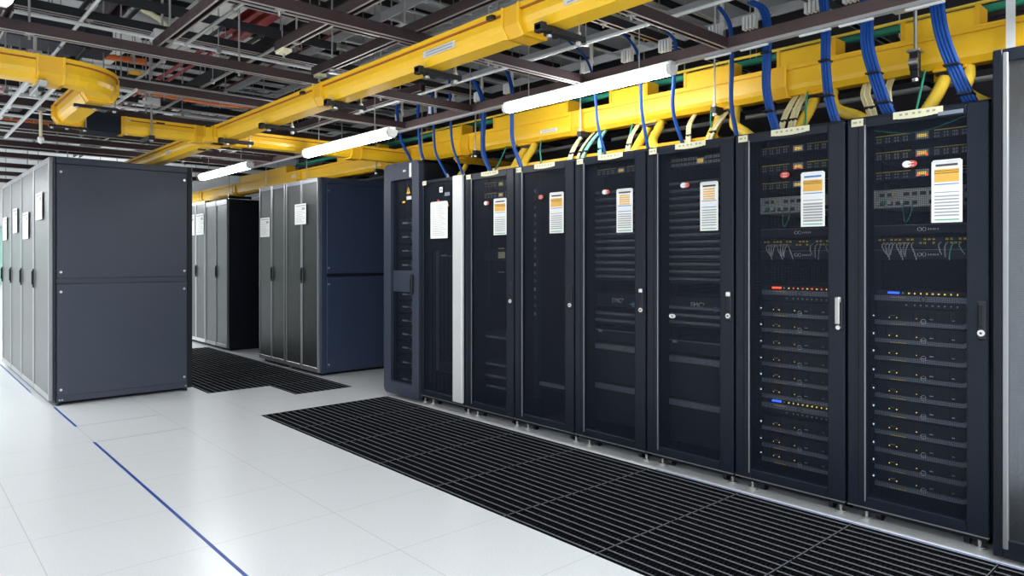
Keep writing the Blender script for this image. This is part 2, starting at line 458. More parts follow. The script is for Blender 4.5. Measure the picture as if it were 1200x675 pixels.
def oval_sticker(root, y, z, white=False):
    mb = MB(); n = 18
    e = [(y + .026 * math.cos(2 * PI * i / n), z + .017 * math.sin(2 * PI * i / n)) for i in range(n)]
    mb.prism(e, 'x', -.0025, -.0015, 'redink')
    if white:
        e2 = [(y + .018 + .020 * math.cos(2 * PI * i / n), z + .016 * math.sin(2 * PI * i / n)) for i in range(n)]
        mb.prism(e2, 'x', -.0035, -.0025, 'white')
    for k in range(3): mb.box(-.0042, -.0034, y - .012, y + .012, z - .008 + k * .006, z - .005 + k * .006, 'white' if k != 1 else 'dgrey')
    o = build('sticker', mb, root); o['label'] = 'oval red and white sticker'
for k, yy, zz, wh in (('h', 1.185, 1.742, 1), ('g', 1.80, 1.745, 0), ('f', 2.417, 1.739, 1), ('e', 3.034, 1.742, 1), ('d', 3.659, 1.749, 0), ('c', 4.271, 1.741, 1)):
    r = RACKS[k]; oval_sticker(r, yy - r.location.y, zz, wh)

def notice(y0, y1, z0, z1, style, label, glare=False):
    """laminated sheet taped on a door; y1 is its left edge in view"""
    t = thing('notice_sheet', label, 'notice', (XR - .0035, y0, z0), 0, 'laminated notices taped to rack doors')
    w = y1 - y0; h = z1 - z0
    b = MB(); b.box(-.0012, 0, 0, w, 0, h, 'paper'); build('sheet', b, t)
    p = MB(); X = -.0018; mgn = w * .10
    def bar(a, b_, m, l=0, r=1): p.box(X, -.0011, mgn + (w - 2 * mgn) * (1 - r), w - mgn - (w - 2 * mgn) * l, h * (1 - b_), h * (1 - a), m)
    if style == 'plain':
        for i in range(18): bar(.08 + i * .048, .092 + i * .048, 'grey', 0, .75 + .25 * ((i * 7) % 3) / 2)
    else:
        bar(.05, .085, 'dgrey' if style != 'c' else 'blue_ink', .05, .95)
        if style in ('a', 'c'):
            bar(.13, .34, 'orange_ink'); bar(.155, .165, 'paper'); bar(.19, .20, 'paper')
        else:
            for a in (.12, .17, .22, .27, .32): bar(a, a + .03, 'orange_ink', .1, .9)
        bar(.37, .385, 'blue_ink'); bar(.42, .47, 'white'); bar(.50, .515, 'blue_ink' if style == 'b' else 'grey')
        for i in range(7): bar(.56 + i * .052, .56 + i * .052 + (.022 if style != 'c' else .034), 'grey', 0, 1)
        bar(.945, .962, 'green_ink')
    build('printing', p, t)
    tp = MB(); tp.box(-.003, .0, w * .05, w * .95, h - .006, h + .006, 'palemetal'); build('tape', tp, t)
    return t
notice(.976, 1.099, 1.463, 1.741, 'a', 'laminated notice with amber block taped on the nearest mesh door, right of the wide-lit rack')
notice(1.586, 1.711, 1.465, 1.742, 'c', 'laminated notice with amber block and blue line on the silver-lever rack door')
notice(2.198, 2.317, 1.462, 1.741, 'b', 'laminated notice with thin amber rows on the white-badge ribbed rack')
notice(2.814, 2.947, 1.469, 1.747, 'b', 'laminated notice with thin amber rows on the faint ribbed rack')
notice(3.426, 3.566, 1.481, 1.767, 'a', 'laminated notice on the door of the near-empty rack')
notice(4.035, 4.187, 1.484, 1.763, 'a', 'laminated notice on the rack directly right of the pale silver post')
notice(4.791, 5.041, 1.474, 1.787, 'plain', 'large plain white printed sheet on the narrow rack left of the silver post')

r = RACKS['h']
b = MB(); b.box(-.004, -.001, .10, .20, 1.948, 1.966, 'bezel', .001); build('nameplate', b, r)
b = MB(); b.tube([(.07, .50, 1.93), (.06, .36, 1.90), (.06, .24, 1.905), (.07, .10, 1.95)], .0035, 'green', 6)
o = build('green_lead', b, r); o['label'] = 'sagging green lead'
# --- equipment inside the racks.  Each unit: x=0 is its face, y=0 its right end in view
EW = .44
def unit(name, label, cat, key, z, group, dx=.14):
    z = 1.3 + (z - 1.3) * 1.012
    r = RACKS[key]; w = .609
    return thing(name, label, cat, (XR + dx, r.location.y + .5 * w - EW / 2 + .005, z), 0, group)
def switch_unit(key, z, label, red):
    t = unit('network_switch', label, 'network switch', key, z, 'network switches high in the lit racks')
    b = MB(); b.box(0, .40, 0, EW, 0, .044, 'server', .002); build('chassis', b, t)
    s = MB(); s.box(-.002, .001, .02, .17, .038, .0425, 'gold'); s.box(-.002, .001, .27, .43, .038, .0425, 'gold'); build('yellow_strip', s, t)
    p = MB()
    for i in range(24):
        y = .02 + i * .0066 if i < 12 else .27 + (i - 12) * .0135
        if i < 12: y = .02 + i * .0127
        for zz in (.006, .021): p.box(-.0012, .001, y, y + .009, zz, zz + .010, 'grey' if (i * 5) % 3 else 'port')
    build('port_row', p, t)
    d = MB(); d.box(-.003, .001, .192, .248, .006, .040, 'chassis'); d.box(-.0042, -.0028, .200, .240, .014, .030, 'lcd')
    if red:
        d.box(-.0046, -.0036, .197, .207, .010, .018, 'led_red'); d.box(-.0046, -.0036, .233, .243, .010, .018, 'led_red')
    build('display_module', d, t)
    return t
for i, z in enumerate((1.862, 1.780, 1.684)):
    switch_unit('h', z, 'network switch with yellow strips, %s from the top of the rack nearest the camera' % ORD[i], i > 0)
for i, z in enumerate((1.872, 1.776, 1.678)):
    switch_unit('g', z, 'network switch with yellow strips, %s from the top of the silver-lever rack' % ORD[i], i == 1)

def appliance(key, z, label):
    t = unit('router_chassis', label, 'router', key, z, 'grey socketed chassis in the lit racks')
    b = MB(); b.box(0, .42, 0, EW, 0, .092, 'chassis', .003); b.box(-.004, .0, 0, .006, .0, .092, 'palemetal'); b.box(-.004, 0, EW - .006, EW, 0, .092, 'palemetal')
    build('chassis', b, t)
    p = MB()
    for r_ in range(2):
        for c in range(11):
            if (r_ * 11 + c) % 7 == 5: continue
            y = .02 + c * .037; z0 = .012 + r_ * .044
            p.box(-.0015, .001, y, y + .024, z0, z0 + .018, 'port' if c < 6 else 'dgrey')
    build('sockets', p, t)
    q = MB()
    for c, m_ in ((.30, 'palemetal'), (.34, 'gold'), (.385, 'green_ink'), (.41, 'palemetal'), (.36, 'palemetal')):
        q.box(-.010, .0, c, c + .016, .018 if c != .34 else .058, .036 if c != .34 else .074, m_)
    build('plug', q, t)
    w = MB(); w.tube([(-.012, .300, .03), (-.03, .295, -.03), (-.028, .285, -.075), (-.024, .262, -.03), (-.012, .258, .03)], .0028, 'green', 6)
    build('green_lead', w, t)
    s = MB(); s.box(-.004, .02, .16, .185, -.078, -.002, 'chassis'); build('bracket', s, t)
    return t
appliance('h', 1.547, 'grey socketed chassis with green leads in the rack nearest the camera')
appliance('g', 1.548, 'grey socketed chassis with green leads in the silver-lever rack')

def ringmark(root, y, z, m='palemetal'):
    l = MB()
    l.ring((y + .012, z), .007, .010, -.002, m, 14); l.ring((y - .008, z), .007, .010, -.002, m, 14)
    for i in range(5): l.box(-.003, -.0018, y - .030 - i * .010, y - .024 - i * .010, z - .004, z + .003, m)
    build('badge', l, root)
def blank(key, z, h, label):
    t = unit('cable_manager', label, 'panel', key, z, 'badged cable panels in the lit racks')
    b = MB(); b.box(0, .10, 0, EW, 0, h, 'server', .003); b.box(-.003, 0, 0, EW, h - .004, h, 'bezel'); build('panel', b, t)
    ringmark(t, .22, h * .5)
    return t
def patch(key, z, label):
    t = unit('patch_panel', label, 'patch panel', key, z, 'patch panels with white leads')
    b = MB(); b.box(0, .12, 0, EW, 0, .050, 'server', .002); build('panel', b, t)
    p = MB()
    for i in range(22):
        if i in (6, 7, 12): continue
        for zz in (.018, .036): p.box(-.003, .001, .018 + i * .0185, .029 + i * .0185, zz, zz + .008, 'gold' if (i * 3 + int(zz * 100)) % 4 else 'port')
    build('port_row', p, t)
    for i in range(13):
        y = EW - .05 - i * .0165 if i < 9 else .14 - (i - 9) * .028
        c = MB(); dz = -.034 - .012 * (i % 3); dy = -.02 + .012 * (i % 4)
        c.tube([(-.004, y, .024), (-.028, y + .002, .012), (-.034, y + dy * .5, -.014), (-.022, y + dy, dz)], .0030, 'palemetal' if i < 11 else 'aqua', 6, sub=4)
        build('patch_lead', c, t)
    return t
for k, nm in (('h', 'the rack nearest the camera'), ('g', 'the silver-lever rack')):
    blank(k, 1.417, .046, 'dark badged panel above the white patch leads in ' + nm)
    patch(k, 1.352, 'patch panel with yellow ports and white dangling leads in ' + nm)
    blank(k, 1.296, .048, 'dark badged panel below the white patch leads in ' + nm)

def bezel_poly(w, hgt, rise):
    return [(0, rise), (.03, rise), (.055, 0), (w, 0), (w, hgt), (.060, hgt), (.032, hgt + rise * 1.2), (0, hgt + rise * 1.2)]
def make_server(lit):
    """2U server: slate bar low on the face, ring mark, small lights"""
    t = unit('server', 'x', 'server', 'h', 1, 'g')
    H = .084
    b = MB(); b.box(0, .5, 0, EW, 0, H, 'server', .002)
    for i in range(12): b.box(-.001, .002, .055 + i * .031, .057 + i * .031, .028, H - .010, 'inner')
    b.box(-.0012, .002, .05, EW - .02, H - .006, H - .003, 'inner'); build('chassis', b, t)
    z = MB(); z.prism([(y, q) for y, q in bezel_poly(EW + .004, .020, .012)], 'x', -.018, .0, 'bezel'); build('bezel_bar', z, t)
    r = MB(); r.ring((.222, .024), .010, .0130, -.0185, 'palemetal', 18, .0012); r.box(-.0195, -.0183, .214, .230, .0225, .0255, 'palemetal'); build('badge', r, t)
    l = MB()
    for y, m_, s in ((.345, 'led_y', .005), (.255, 'led_y', .004), (.185, 'palemetal', .012), (.195, 'palemetal', .006), (.095, 'palemetal', .010), (.38, 'led_y', .003)):
        l.box(-.006, .001, y, y + s, .034, .038, m_)
    l.box(-.0195, -.017, .30, .37, .003, .006, 'gold'); l.box(-.006, .001, .355, .375, .044, .047, 'grey')
    build('status_lights', l, t)
    p = MB(); p.box(-.004, .004, EW + .012, EW + .020, .036, .044, 'led_w'); p.box(0, .01, EW + .004, EW + .03, .02, .06, 'inner'); build('power_light', p, t)
    return t
def make_big(red):
    t = unit('storage_server', 'x', 'server', 'h', 1, 'g')
    b = MB(); b.box(0, .5, 0, EW, 0, .088, 'server', .002); build('chassis', b, t)
    z = MB(); z.prism([(0, .024), (.03, .024), (.05, .032), (EW + .004, .032), (EW + .004, .058), (.05, .058), (.03, .070), (0, .070)], 'x', -.020, 0, 'bezel'); build('bezel_bar', z, t)
    r = MB(); r.ring((.222, .045), .010, .0130, -.0205, 'port', 18, .0012); r.box(-.0215, -.0203, .30, .37, .050, .054, 'gold'); build('badge', r, t)
    l = MB(); l.box(-.012, .001, .335, .385, .068, .077, 'led_red' if red else 'led_blue')
    for i in range(9): l.box(-.006, .001, .08 + i * .026, .086 + i * .026, .069, .075, 'led_red' if red and i % 2 else 'led_y')
    l.box(-.006, .001, .315, .321, .069, .075, 'palemetal'); build('status_lights', l, t)
    d = MB()
    for i in range(8): d.box(-.006, .001, .08 + i * .026, .087 + i * .026, .010, .018, 'chassis')
    d.box(-.006, .001, .30, .306, .010, .018, 'chassis'); build('drive_lights', d, t)
    return t
proto = make_server(True); used = [False]
def put_server(key, z, label):
    r = RACKS[key]; loc = (XR + .17, r.location.y + .3045 - EW / 2 + .002, 1.3 + (z - 1.3) * 1.016); gname = 'servers in the two nearest lit racks'
    if not used[0]:
        used[0] = True; proto.location = loc; proto['label'] = label; proto['group'] = gname
    else: dup(proto, loc, label, gname)
near = 'the rack nearest the camera'
for i, zc in enumerate((.985, .896, .810, .716, .624, .536, .443, .354, .268, .186)):
    put_server('h', zc - .008, 'black server with ring badge, %s below the blue-lit one in %s' % (ORD[i], near))
for i, zc in enumerate((.990, .900, .806, .712, .620, .534)):
    put_server('g', zc - .008, 'black server, %s below the red-lit one in the silver-lever rack' % ORD[i])
for i, zc in enumerate((.354, .258, .178)):
    put_server('g', zc - .008, 'black server, %s below the blue-lit one in the silver-lever rack' % ORD[i])
bigs = make_big(False); r = RACKS['h']; bigs.location = (XR + .17, r.location.y + .3045 - EW / 2 + .002, 1.058)
bigs['label'] = 'thick server with blue light on top of the stack in ' + near; bigs['group'] = 'thick lit servers'
dup(bigs, (XR + .17, RACKS['g'].location.y + .0855, .428), 'thick server with blue light among the servers low in the silver-lever rack', 'thick lit servers')
bigr = make_big(True); bigr.location = (XR + .17, RACKS['g'].location.y + .0855, 1.064)
bigr['label'] = 'thick server with red lights on top of the stack in the silver-lever rack'; bigr['group'] = 'thick lit servers'

def filler(key, z, n, h, label_fn, group, dx=.14):
    """plain ribbed shelf units one above another"""
    t0 = None; q0 = max(.36, 1 - .05 / h)
    for i in range(n):
        zz = z - i * h; lab = label_fn(i)
        if t0 is None:
            t0 = unit('shelf_unit', lab, 'shelf unit', key, zz, group, dx)
            b = MB(); b.box(0, .35, 0, EW, 0, h - .004, 'server', .003); build('tray', b, t0)
            q = MB(); q.prism([(0, h * q0), (0, h - .006), (-.022, h - .010), (-.022, h * (q0 + .14 * min(1, .045 / h)))], 'y', .006, EW - .006, 'bezel'); build('front_lip', q, t0)
        else: dup(t0, (t0.location.x, t0.location.y, 1.3 + (zz - 1.3) * 1.012), lab, group)
filler('f', 1.735, 14, .0452, lambda i: 'ribbed dark shelf unit, %s below the patch panel in the white-badge rack' % ORD[i], 'ribbed shelves in the white-badge rack')
filler('e', 1.72, 13, .0475, lambda i: 'ribbed dark shelf unit, %s below the switch in the faint ribbed rack' % ORD[i], 'ribbed shelves in the faint ribbed rack')
filler('f', .97, 3, .0452, lambda i: 'plain dark shelf unit, %s below the lettering in the white-badge rack' % ORD[i], 'lower shelves in the white-badge rack')
filler('e', .90, 2, .0475, lambda i: 'plain dark shelf unit, %s below the lettering in the faint ribbed rack' % ORD[i], 'lower shelves in the faint ribbed rack')
filler('f', .44, 2, .27, lambda i: 'tall dark storage box low in the white-badge rack, %s' % ('upper' if i == 0 else 'lower'), 'tall storage boxes low in the ribbed racks')
filler('e', .46, 2, .27, lambda i: 'tall dark storage box low in the faint ribbed rack, %s' % ('upper' if i == 0 else 'lower'), 'tall storage boxes low in the ribbed racks')
for k, z, s in (('f', .72, 'the white-badge rack'), ('e', .74, 'the faint ribbed rack')):
    t = unit('rack_drawer', 'dark drawer low in ' + s, 'drawer', k, z, 'drawers low in the ribbed racks')
    b = MB(); b.box(0, .4, 0, EW, 0, .085, 'server', .003); build('tray', b, t)
    b = MB(); b.box(-.012, 0, .0, EW, .07, .078, 'bezel'); build('front_lip', b, t)
    b = MB(); b.box(-.016, -.004, .02, .05, .046, .062, 'palemetal'); b.box(-.016, -.004, .38, .41, .06, .076, 'palemetal'); build('latch', b, t)
# patch / switch at the top of racks e, f
switch_unit('e', 1.868, 'network switch with faint yellow strips at the top of the faint ribbed rack', False)
t = unit('patch_panel', 'grey patch panel of many small ports at the top of the white-badge rack', 'patch panel', 'f', 1.86, 'patch panels high in the racks')
b = MB(); b.box(0, .15, 0, EW, 0, .070, 'server', .002); build('panel', b, t)
p = MB()
for i in range(24):
    if 10 <= i <= 12: continue
    for zz in (.010, .040): p.box(-.003, .001, .014 + i * .0175, .026 + i * .0175, zz, zz + .018, 'chassis')
build('port_row', p, t)
d = MB(); d.box(-.004, .001, .188, .244, .012, .050, 'chassis'); d.box(-.0052, -.0038, .196, .236, .020, .042, 'lcd'); build('display_module', d, t)
# lettering panels of the ribbed racks
for k, s in (('f', 'white-badge rack'), ('e', 'faint ribbed rack')):
    t = unit('array_bezel', 'dark bezel with white lettering halfway up the %s' % s, 'bezel', k, .975, 'lettered storage bezels')
    b = MB(); b.box(0, .3, 0, EW, 0, .095, 'server', .004); build('panel', b, t)
    text_mb('EMC²', .044, .30 if k == 'e' else .29, .030, -.001, 'palemetal', t)
    q = MB(); yy = .115
    q.prism([(yy + .020 * math.cos(2 * PI * i / 6), .022 + .018 * math.sin(2 * PI * i / 6)) for i in range(6)], 'x', -.003, -.001, 'blue_ink'); q.box(-.0034, -.0012, yy - .034, yy + .034, .024, .027, 'palemetal')
    o = build('emblem', q, t); o['label'] = 'small blue emblem'
mb = MB(); n = 14
mb.prism([(2.522 + .024 * math.cos(2 * PI * i / n), .949 + .013 * math.sin(2 * PI * i / n)) for i in range(n)], 'x', XR + .008, XR + .010, 'palemetal')
mb.prism([(2.522 + .010 * math.cos(2 * PI * i / n), .949 + .006 * math.sin(2 * PI * i / n)) for i in range(n)], 'x', XR + .0072, XR + .0082, 'grey')
o = build('badge', mb, RACKS['f']); o.location = (-XR, -RACKS['f'].location.y, 0); o['label'] = 'white oval badge'

# near-empty rack d: socket strip and a bottom shelf
t = thing('power_strip', 'upright strip with a column of pale sockets in the near-empty rack', 'power strip', (XR + .10, 3.80, .25), 0)
b = MB(); b.box(0, .05, 0, .05, 0, 1.66, 'server', .004); build('body', b, t)
p = MB()
for i in range(16): p.box(-.002, .001, .015, .035, .62 + i * .062, .645 + i * .062, 'bezel' if i % 3 else 'chassis')
build('sockets', p, t)
filler('d', .33, 1, .06, lambda i: 'single dark shelf near the bottom of the near-empty rack', 'shelf in the near-empty rack')
# rack c
for i, z in enumerate((1.875, 1.788)):
    switch_unit('c', z, 'network switch, %s from the top of the rack right of the silver post' % ORD[i], False)
t = unit('labelled_server', 'dark server with a tan tag in the rack right of the silver post', 'server', 'c', 1.285, 'devices in the rack right of the silver post')
b = MB(); b.box(0, .4, 0, EW, 0, .085, 'server', .003); build('chassis', b, t)
b = MB(); b.box(-.004, 0, .17, .25, .018, .068, 'tan'); build('tag', b, t)
b = MB(); b.box(-.003, 0, .0, .30, .0, .003, 'bezel'); b.box(-.004, 0, .18, .25, .092, .10, 'chassis'); b.box(-.004, 0, .18, .25, -.10, -.09, 'bezel'); build('trim_strip', b, t)
for i, z in enumerate((.66, .44, .345, .262, .085)):
    t = unit('storage_shelf', 'slate fronted shelf low in the rack right of the silver post, %s from the top' % ORD[i], 'shelf unit', 'c', z, 'low shelves in the rack right of the silver post')
    b = MB(); b.box(0, .4, 0, EW, 0, .042, 'server', .003); build('tray', b, t)
    b = MB(); b.prism([(y, q) for y, q in bezel_poly(EW - .05, .016, .006)], 'x', -.02, 0, 'bezel'); build('front_lip', b, t)
    b = MB(); b.box(-.023, -.018, .24, .33, .010, .016, 'chassis'); build('pull', b, t)

# --- narrow rack with pale post (b)
t = thing('server_rack', 'narrow black rack with white sheet and pale silver post, third from the far end', 'server rack', (XR, 4.562 + g, 0), 0, 'row of black racks on the right')
W = 5.192 - 4.562 - 2 * g
carcass(t, W, 2.0); RACKS['b'] = t
d = mesh_door(t, W, 1.99, lb=.030, rb=.150, tb=.02, groove=False)
b = MB(); b.box(-.022, .010, .008, .140, .10, 1.995, 'palemetal', .008); o = build('pale_post', b, t); o['label'] = 'pale silver upright post'
top_labels(t, W, 1.99, False)
b = MB()
for yy, zz in ((.30, 1.90), (.38, 1.865)): pass
b.box(-.004, -.001, .300, .345, 1.870, 1.915, 'white'); b.box(-.005, -.003, .312, .333, 1.878, 1.905, 'grey'); o = build('white_tag', b, d); o['label'] = 'small white square tag'
b = MB(); n = 14
b.prism([(.365 + .014 * math.cos(2 * PI * i / n), 1.800 + .012 * math.sin(2 * PI * i / n)) for i in range(n)], 'x', -.003, -.001, 'redink'); b.box(-.003, -.001, .20, .27, 1.835, 1.865, 'bezel')
b.prism([(.21, 1.745), (.25, 1.745), (.23, 1.785)], 'x', -.003, -.001, 'amber'); b.box(-.003, -.001, .28, .32, 1.715, 1.728, 'amber'); o = build('warning_sticker', b, d); o['label'] = 'small red and amber stickers'
t2 = thing('cable_tower', 'bundle of tall black cable guides standing in the narrow rack', 'cable guide', (XR + .05, 4.74, .12), 0)
b = MB()
for i in range(7): b.box(0, .05, .02 + i * .058, .045 + i * .058, 0, 1.24, 'inner' if i % 2 else 'black', .006)
build('guide', b, t2)
b = MB(); b.box(-.016, .01, .0, .20, 1.20, 1.206, 'bezel'); b.box(-.02, .01, .255, .262, .2, 1.25, 'bezel'); b.box(-.02, 0, .14, .19, 1.20, 1.214, 'chassis'); build('trim_strip', b, t2)
b = MB(); b.box(-.03, .02, .0, .22, .20, .29, 'post', .008); build('cross_box', b, t2)

# --- tall cooling cabinet at the far end (a)
t = thing('cooling_cabinet', 'taller rounded-door cabinet with warning triangle at the far end of the right row', 'cabinet', (XR, 5.192 + g, 0), 0, 'row of black racks on the right')
W = 5.793 - 5.192 - 2 * g; Hc = 2.19
carcass(t, W, Hc); RACKS['a'] = t
def rrect(y0, y1, z0, z1, r, n=6):
    out = []
    for cy, cz, a0 in ((y1 - r, z1 - r, 0), (y0 + r, z1 - r, 90), (y0 + r, z0 + r, 180), (y1 - r, z0 + r, 270)):
        for i in range(n + 1):
            a = math.radians(a0 + 90 * i / n); out.append((cy + r * math.cos(a), cz + r * math.sin(a)))
    return out
o_ = rrect(.004, W - .004, .035, Hc - .004, .055); i_ = rrect(.110, W - .125, .150, Hc - .16, .02)
b = MB(); n = len(o_)
for x in (-.02, .034):
    for i in range(n):
        j = (i + 1) % n; b.face([(x, *o_[i]), (x, *o_[j]), (x, *i_[j]), (x, *i_[i])], 'panel')
for P_ in (o_, i_):
    for i in range(n):
        j = (i + 1) % n; b.face([(-.02, *P_[i]), (-.02, *P_[j]), (.034, *P_[j]), (.034, *P_[i])], 'panel')
d = build('door', b, t)
b = MB(); b.box(.012, .0132, .105, W - .12, .145, Hc - .155, 'doormesh'); build('perforated_panel', b, d)
b = MB(); b.box(-.026, -.019, .12, .15, 2.04, 2.165, 'white'); o = build('white_tag', b, d); o['label'] = 'upright white tag'
b = MB(); b.box(-.026, -.019, .215, .255, 2.095, 2.112, 'palemetal'); build('nameplate', b, d)
b = MB(); b.prism([(.185, 1.895), (.245, 1.895), (.215, 1.955)], 'x', .008, .011, 'amber'); b.prism([(.208, 1.91), (.222, 1.91), (.215, 1.935)], 'x', .006, .0085, 'dgrey'); o = build('warning_triangle', b, d); o['label'] = 'amber warning triangle'
b = MB(); b.box(.008, .011, .165, .245, 1.840, 1.872, 'palemetal'); b.box(.008, .011, .27, .31, 1.815, 1.83, 'amber'); build('warning_sticker', b, d)
b = MB(); b.box(-.045, -.02, .085, .115, .98, 1.16, 'dark_steel', .008); b.box(-.052, -.04, .09, .11, 1.0, 1.12, 'black', .004); build('handle', b, d)
b = MB(); b.box(.005, .011, .13, .47, .99, 1.19, 'panel', .004); o = build('grey_plate', b, d); o['label'] = 'grey plate beside the handle'
for i, z in enumerate((1.63, 1.50, 1.37, 1.237, .965, .846, .718, .591, .463, .327, .168)):
    f = thing('fan_module', 'dark fan module with pale pull tab in the far end cabinet, %s from the top' % ORD[i], 'fan module', (XR + .07, 5.30, z - .05), 0, 'fan modules in the far end cabinet')
    b = MB(); b.box(0, .3, 0, .38, 0, .10, 'server', .004); build('body', b, f)
    b = MB(); b.box(-.02, 0, .20, .28, .044, .060, 'palemetal', .004); build('pull_tab', b, f)
    b = MB(); b.box(-.012, 0, .05, .20, .048, .054, 'chassis'); b.box(-.012, 0, .13, .137, .02, .095, 'bezel'); build('bracket', b, f)

# --- pale perforated cabinet at the right edge
t = thing('end_cabinet', 'tall cabinet with pale shiny perforated door at the right edge of the picture', 'cabinet', (XR, .02, 0), 0)
W = .845; Hc = 2.20
carcass(t, W, Hc)
b = MB()
for a0, a1 in ((.004, .07), (W - .040, W - .004)): b.box(-.01, .034, a0, a1, .02, Hc - .004, 'black', .004)
b.box(-.008, .034, .07, W - .04, Hc - .06, Hc - .004, 'black', .003); b.box(-.008, .034, .07, W - .04, .02, .10, 'black', .003)
d = build('door', b, t)
b = MB(); b.box(-.012, .01, W - .060, W - .040, .06, Hc - .02, 'edge', .003); build('edge_strip', b, d)
b = MB(); b.box(.004, .0055, .068, W - .058, .095, Hc - .058, 'endmesh'); build('perforated_panel', b, d)

# ------------------------------------------------------------------ other rack blocks
def screw(parent, x, z, y=-.003):
    s = MB(); s.cyl((x, y - .003, z), (x, y + .002, z), .011, 'silver', 10); s.box(x - .007, x + .007, y - .004, y - .0025, z - .0015, z + .0015, 'grey')
    build('screw', s, parent)

def cabinet(label, x, y0, y1, h, depth, door_m, leaves, frame_m, group, handle_side=1, side_panel=None, zb=.03, tall_band=.0):
    w = y1 - y0
    t = thing('server_cabinet', label, 'server cabinet', (x, y0, 0), 0, group)
    b = MB(); b.box(.036, depth, .0, w, zb, h, side_panel or 'black', .004); b.box(.06, depth - .04, .04, w - .04, 0, zb, 'inner'); build('body', b, t)
    lw = w / leaves
    for i in range(leaves):
        a = i * lw + .003; c = (i + 1) * lw - .003
        f = MB(); e = .020 if leaves == 2 else .030
        f.box(0, .034, a, a + e, zb + .01, h - .004, frame_m, .004); f.box(0, .034, c - e, c, zb + .01, h - .004, frame_m, .004)
        f.box(.001, .034, a + e, c - e, h - .05 - tall_band, h - .004, frame_m, .003); f.box(.001, .034, a + e, c - e, zb + .01, zb + .06, frame_m, .003)
        d = build('door', f, t)
        p = MB(); p.box(.008, .02, a + e - .002, c - e + .002, zb + .058, h - .048 - tall_band, door_m); build('perforated_panel', p, d)
        if leaves == 1 or i == 0:
            hy = (a + e * .6) if handle_side < 0 else (c - e * .6)
            hb = MB(); hb.box(-.010, 0, hy - .014, hy + .014, 1.02, 1.20, 'dark_steel', .003); hb.box(-.018, -.008, hy - .009, hy + .009, 1.05, 1.18, 'black', .003); build('handle', hb, d)
    return t

# left block
ys = (7.30, 8.16, 8.98, 9.80, 10.58)
nm = ('nearest of the left row, with the big charcoal side panel', 'second of the left row behind the side panel', 'third of the left row behind the side panel', 'last of the left row at the picture edge')
LB = []
for i in range(4):
    LB.append(cabinet('grey mesh-door cabinet, ' + nm[i], 1.07, ys[i] + .003, ys[i + 1] - .003, 2.20, 1.19, 'greymesh', 1, 'edge', 'left row of cabinets', handle_side=1, side_panel='panel'))
t = LB[0]; dep = 1.19
b = MB(); b.box(.036, .052, -.05, .0, .03, 2.195, 'black', .003); b.box(dep - .045, dep, -.05, 0, .03, 2.195, 'black', .003); b.box(.05, dep - .04, -.046, .0, 2.14, 2.195, 'panel', .003); b.box(.05, dep - .04, -.044, 0, .03, .09, 'panel', .003)
b.box(.05, dep - .04, -.03, 0, 1.05, 1.15, 'panel')
sp = build('side_frame', b, t)
for z0, z1 in ((.085, 1.075), (1.125, 2.137)):
    q = MB(); q.box(.054, dep - .047, -.050, -.030, z0, z1, 'panel', .004); p = build('side_panel', q, t)
    for sx in (.085, dep - .075):
        for sz in (z0 + .055, z1 - .07): screw(p, sx, sz, -.051)
for sx in (.075, .095, dep - .06):
    q = MB(); q.cyl((sx, -.040, .05), (sx, -.055, .05), .008, 'zinc', 8); build('bolt', q, t)
for sx in (.07, dep - .06):
    q = MB(); q.cyl((sx, -.02, 0), (sx, -.02, .04), .02, 'dark_steel', 10); build('levelling_foot', q, t)
def side_notice(x, y0, y1, z0, z1, label, group='white sheets on cabinet doors'):
    t = thing('door_sheet', label, 'notice', (x - .006, y0, z0), 0, group)
    w = y1 - y0; h = z1 - z0
    b = MB(); b.box(-.0012, 0, 0, w, 0, h, 'paper'); build('sheet', b, t)
    p = MB(); p.box(-.0020, -.001, w * .08, w * .92, h * .88, h * .93, 'grey')
    for i in range(9): p.box(-.0020, -.001, w * (.1 + .25 * ((i * 5) % 3) / 2), w * .9, h * (.80 - i * .085), h * (.80 - i * .085) + .004, 'grey')
    p.box(-.0022, -.001, w * .12, w * .35, h * .70, h * .80, 'grey'); build('printing', p, t)
for (a, b_, c, d_), n_ in zip(((7.60, 7.96, 1.66, 1.91), (8.43, 8.80, 1.50, 1.77), (9.22, 9.55, 1.58, 1.85), (10.09, 10.43, 1.52, 1.79)),
                              ('nearest left cabinet door', 'second left cabinet door', 'third left cabinet door', 'last left cabinet door')):
    side_notice(1.07, a, b_, c, d_, 'white printed sheet on the ' + n_)

# middle block
MX = 3.545
MBk = []
for (a, b_), n_ in zip(((7.155, 7.985), (8.02, 8.78)), ('near one with the tall blue-black side, between left and right rows', 'far one of the middle pair')):
    MBk.append(cabinet('dark double-door cabinet, ' + n_, MX, a, b_, 2.20, 1.2, 'darkmesh', 2, 'edge', 'middle pair of cabinets', side_panel='panel_blue'))
t = MBk[0]
b = MB(); b.box(.036, .10, -.012, 0, .03, 2.195, 'panel_blue', .003); b.box(.10, 1.2, -.010, 0, 1.10, 1.13, 'inner')
b.box(.10, 1.2, -.012, 0, 2.14, 2.195, 'panel_blue', .003); build('side_frame', b, t)
for z0, z1 in ((.06, 1.095), (1.135, 2.135)):
    q = MB(); q.box(.103, 1.19, -.014, -.002, z0, z1, 'panel_blue', .004); p = build('side_panel', q, t)
    for sz in (z0 + .06, z1 - .08): screw(p, .125, sz, -.015)
side_notice(MX, 7.43, 7.72, 1.69, 1.925, 'white printed sheet on the near middle cabinet door')
side_notice(MX, 8.435, 8.72, 1.57, 1.81, 'white printed sheet on the far middle cabinet door')

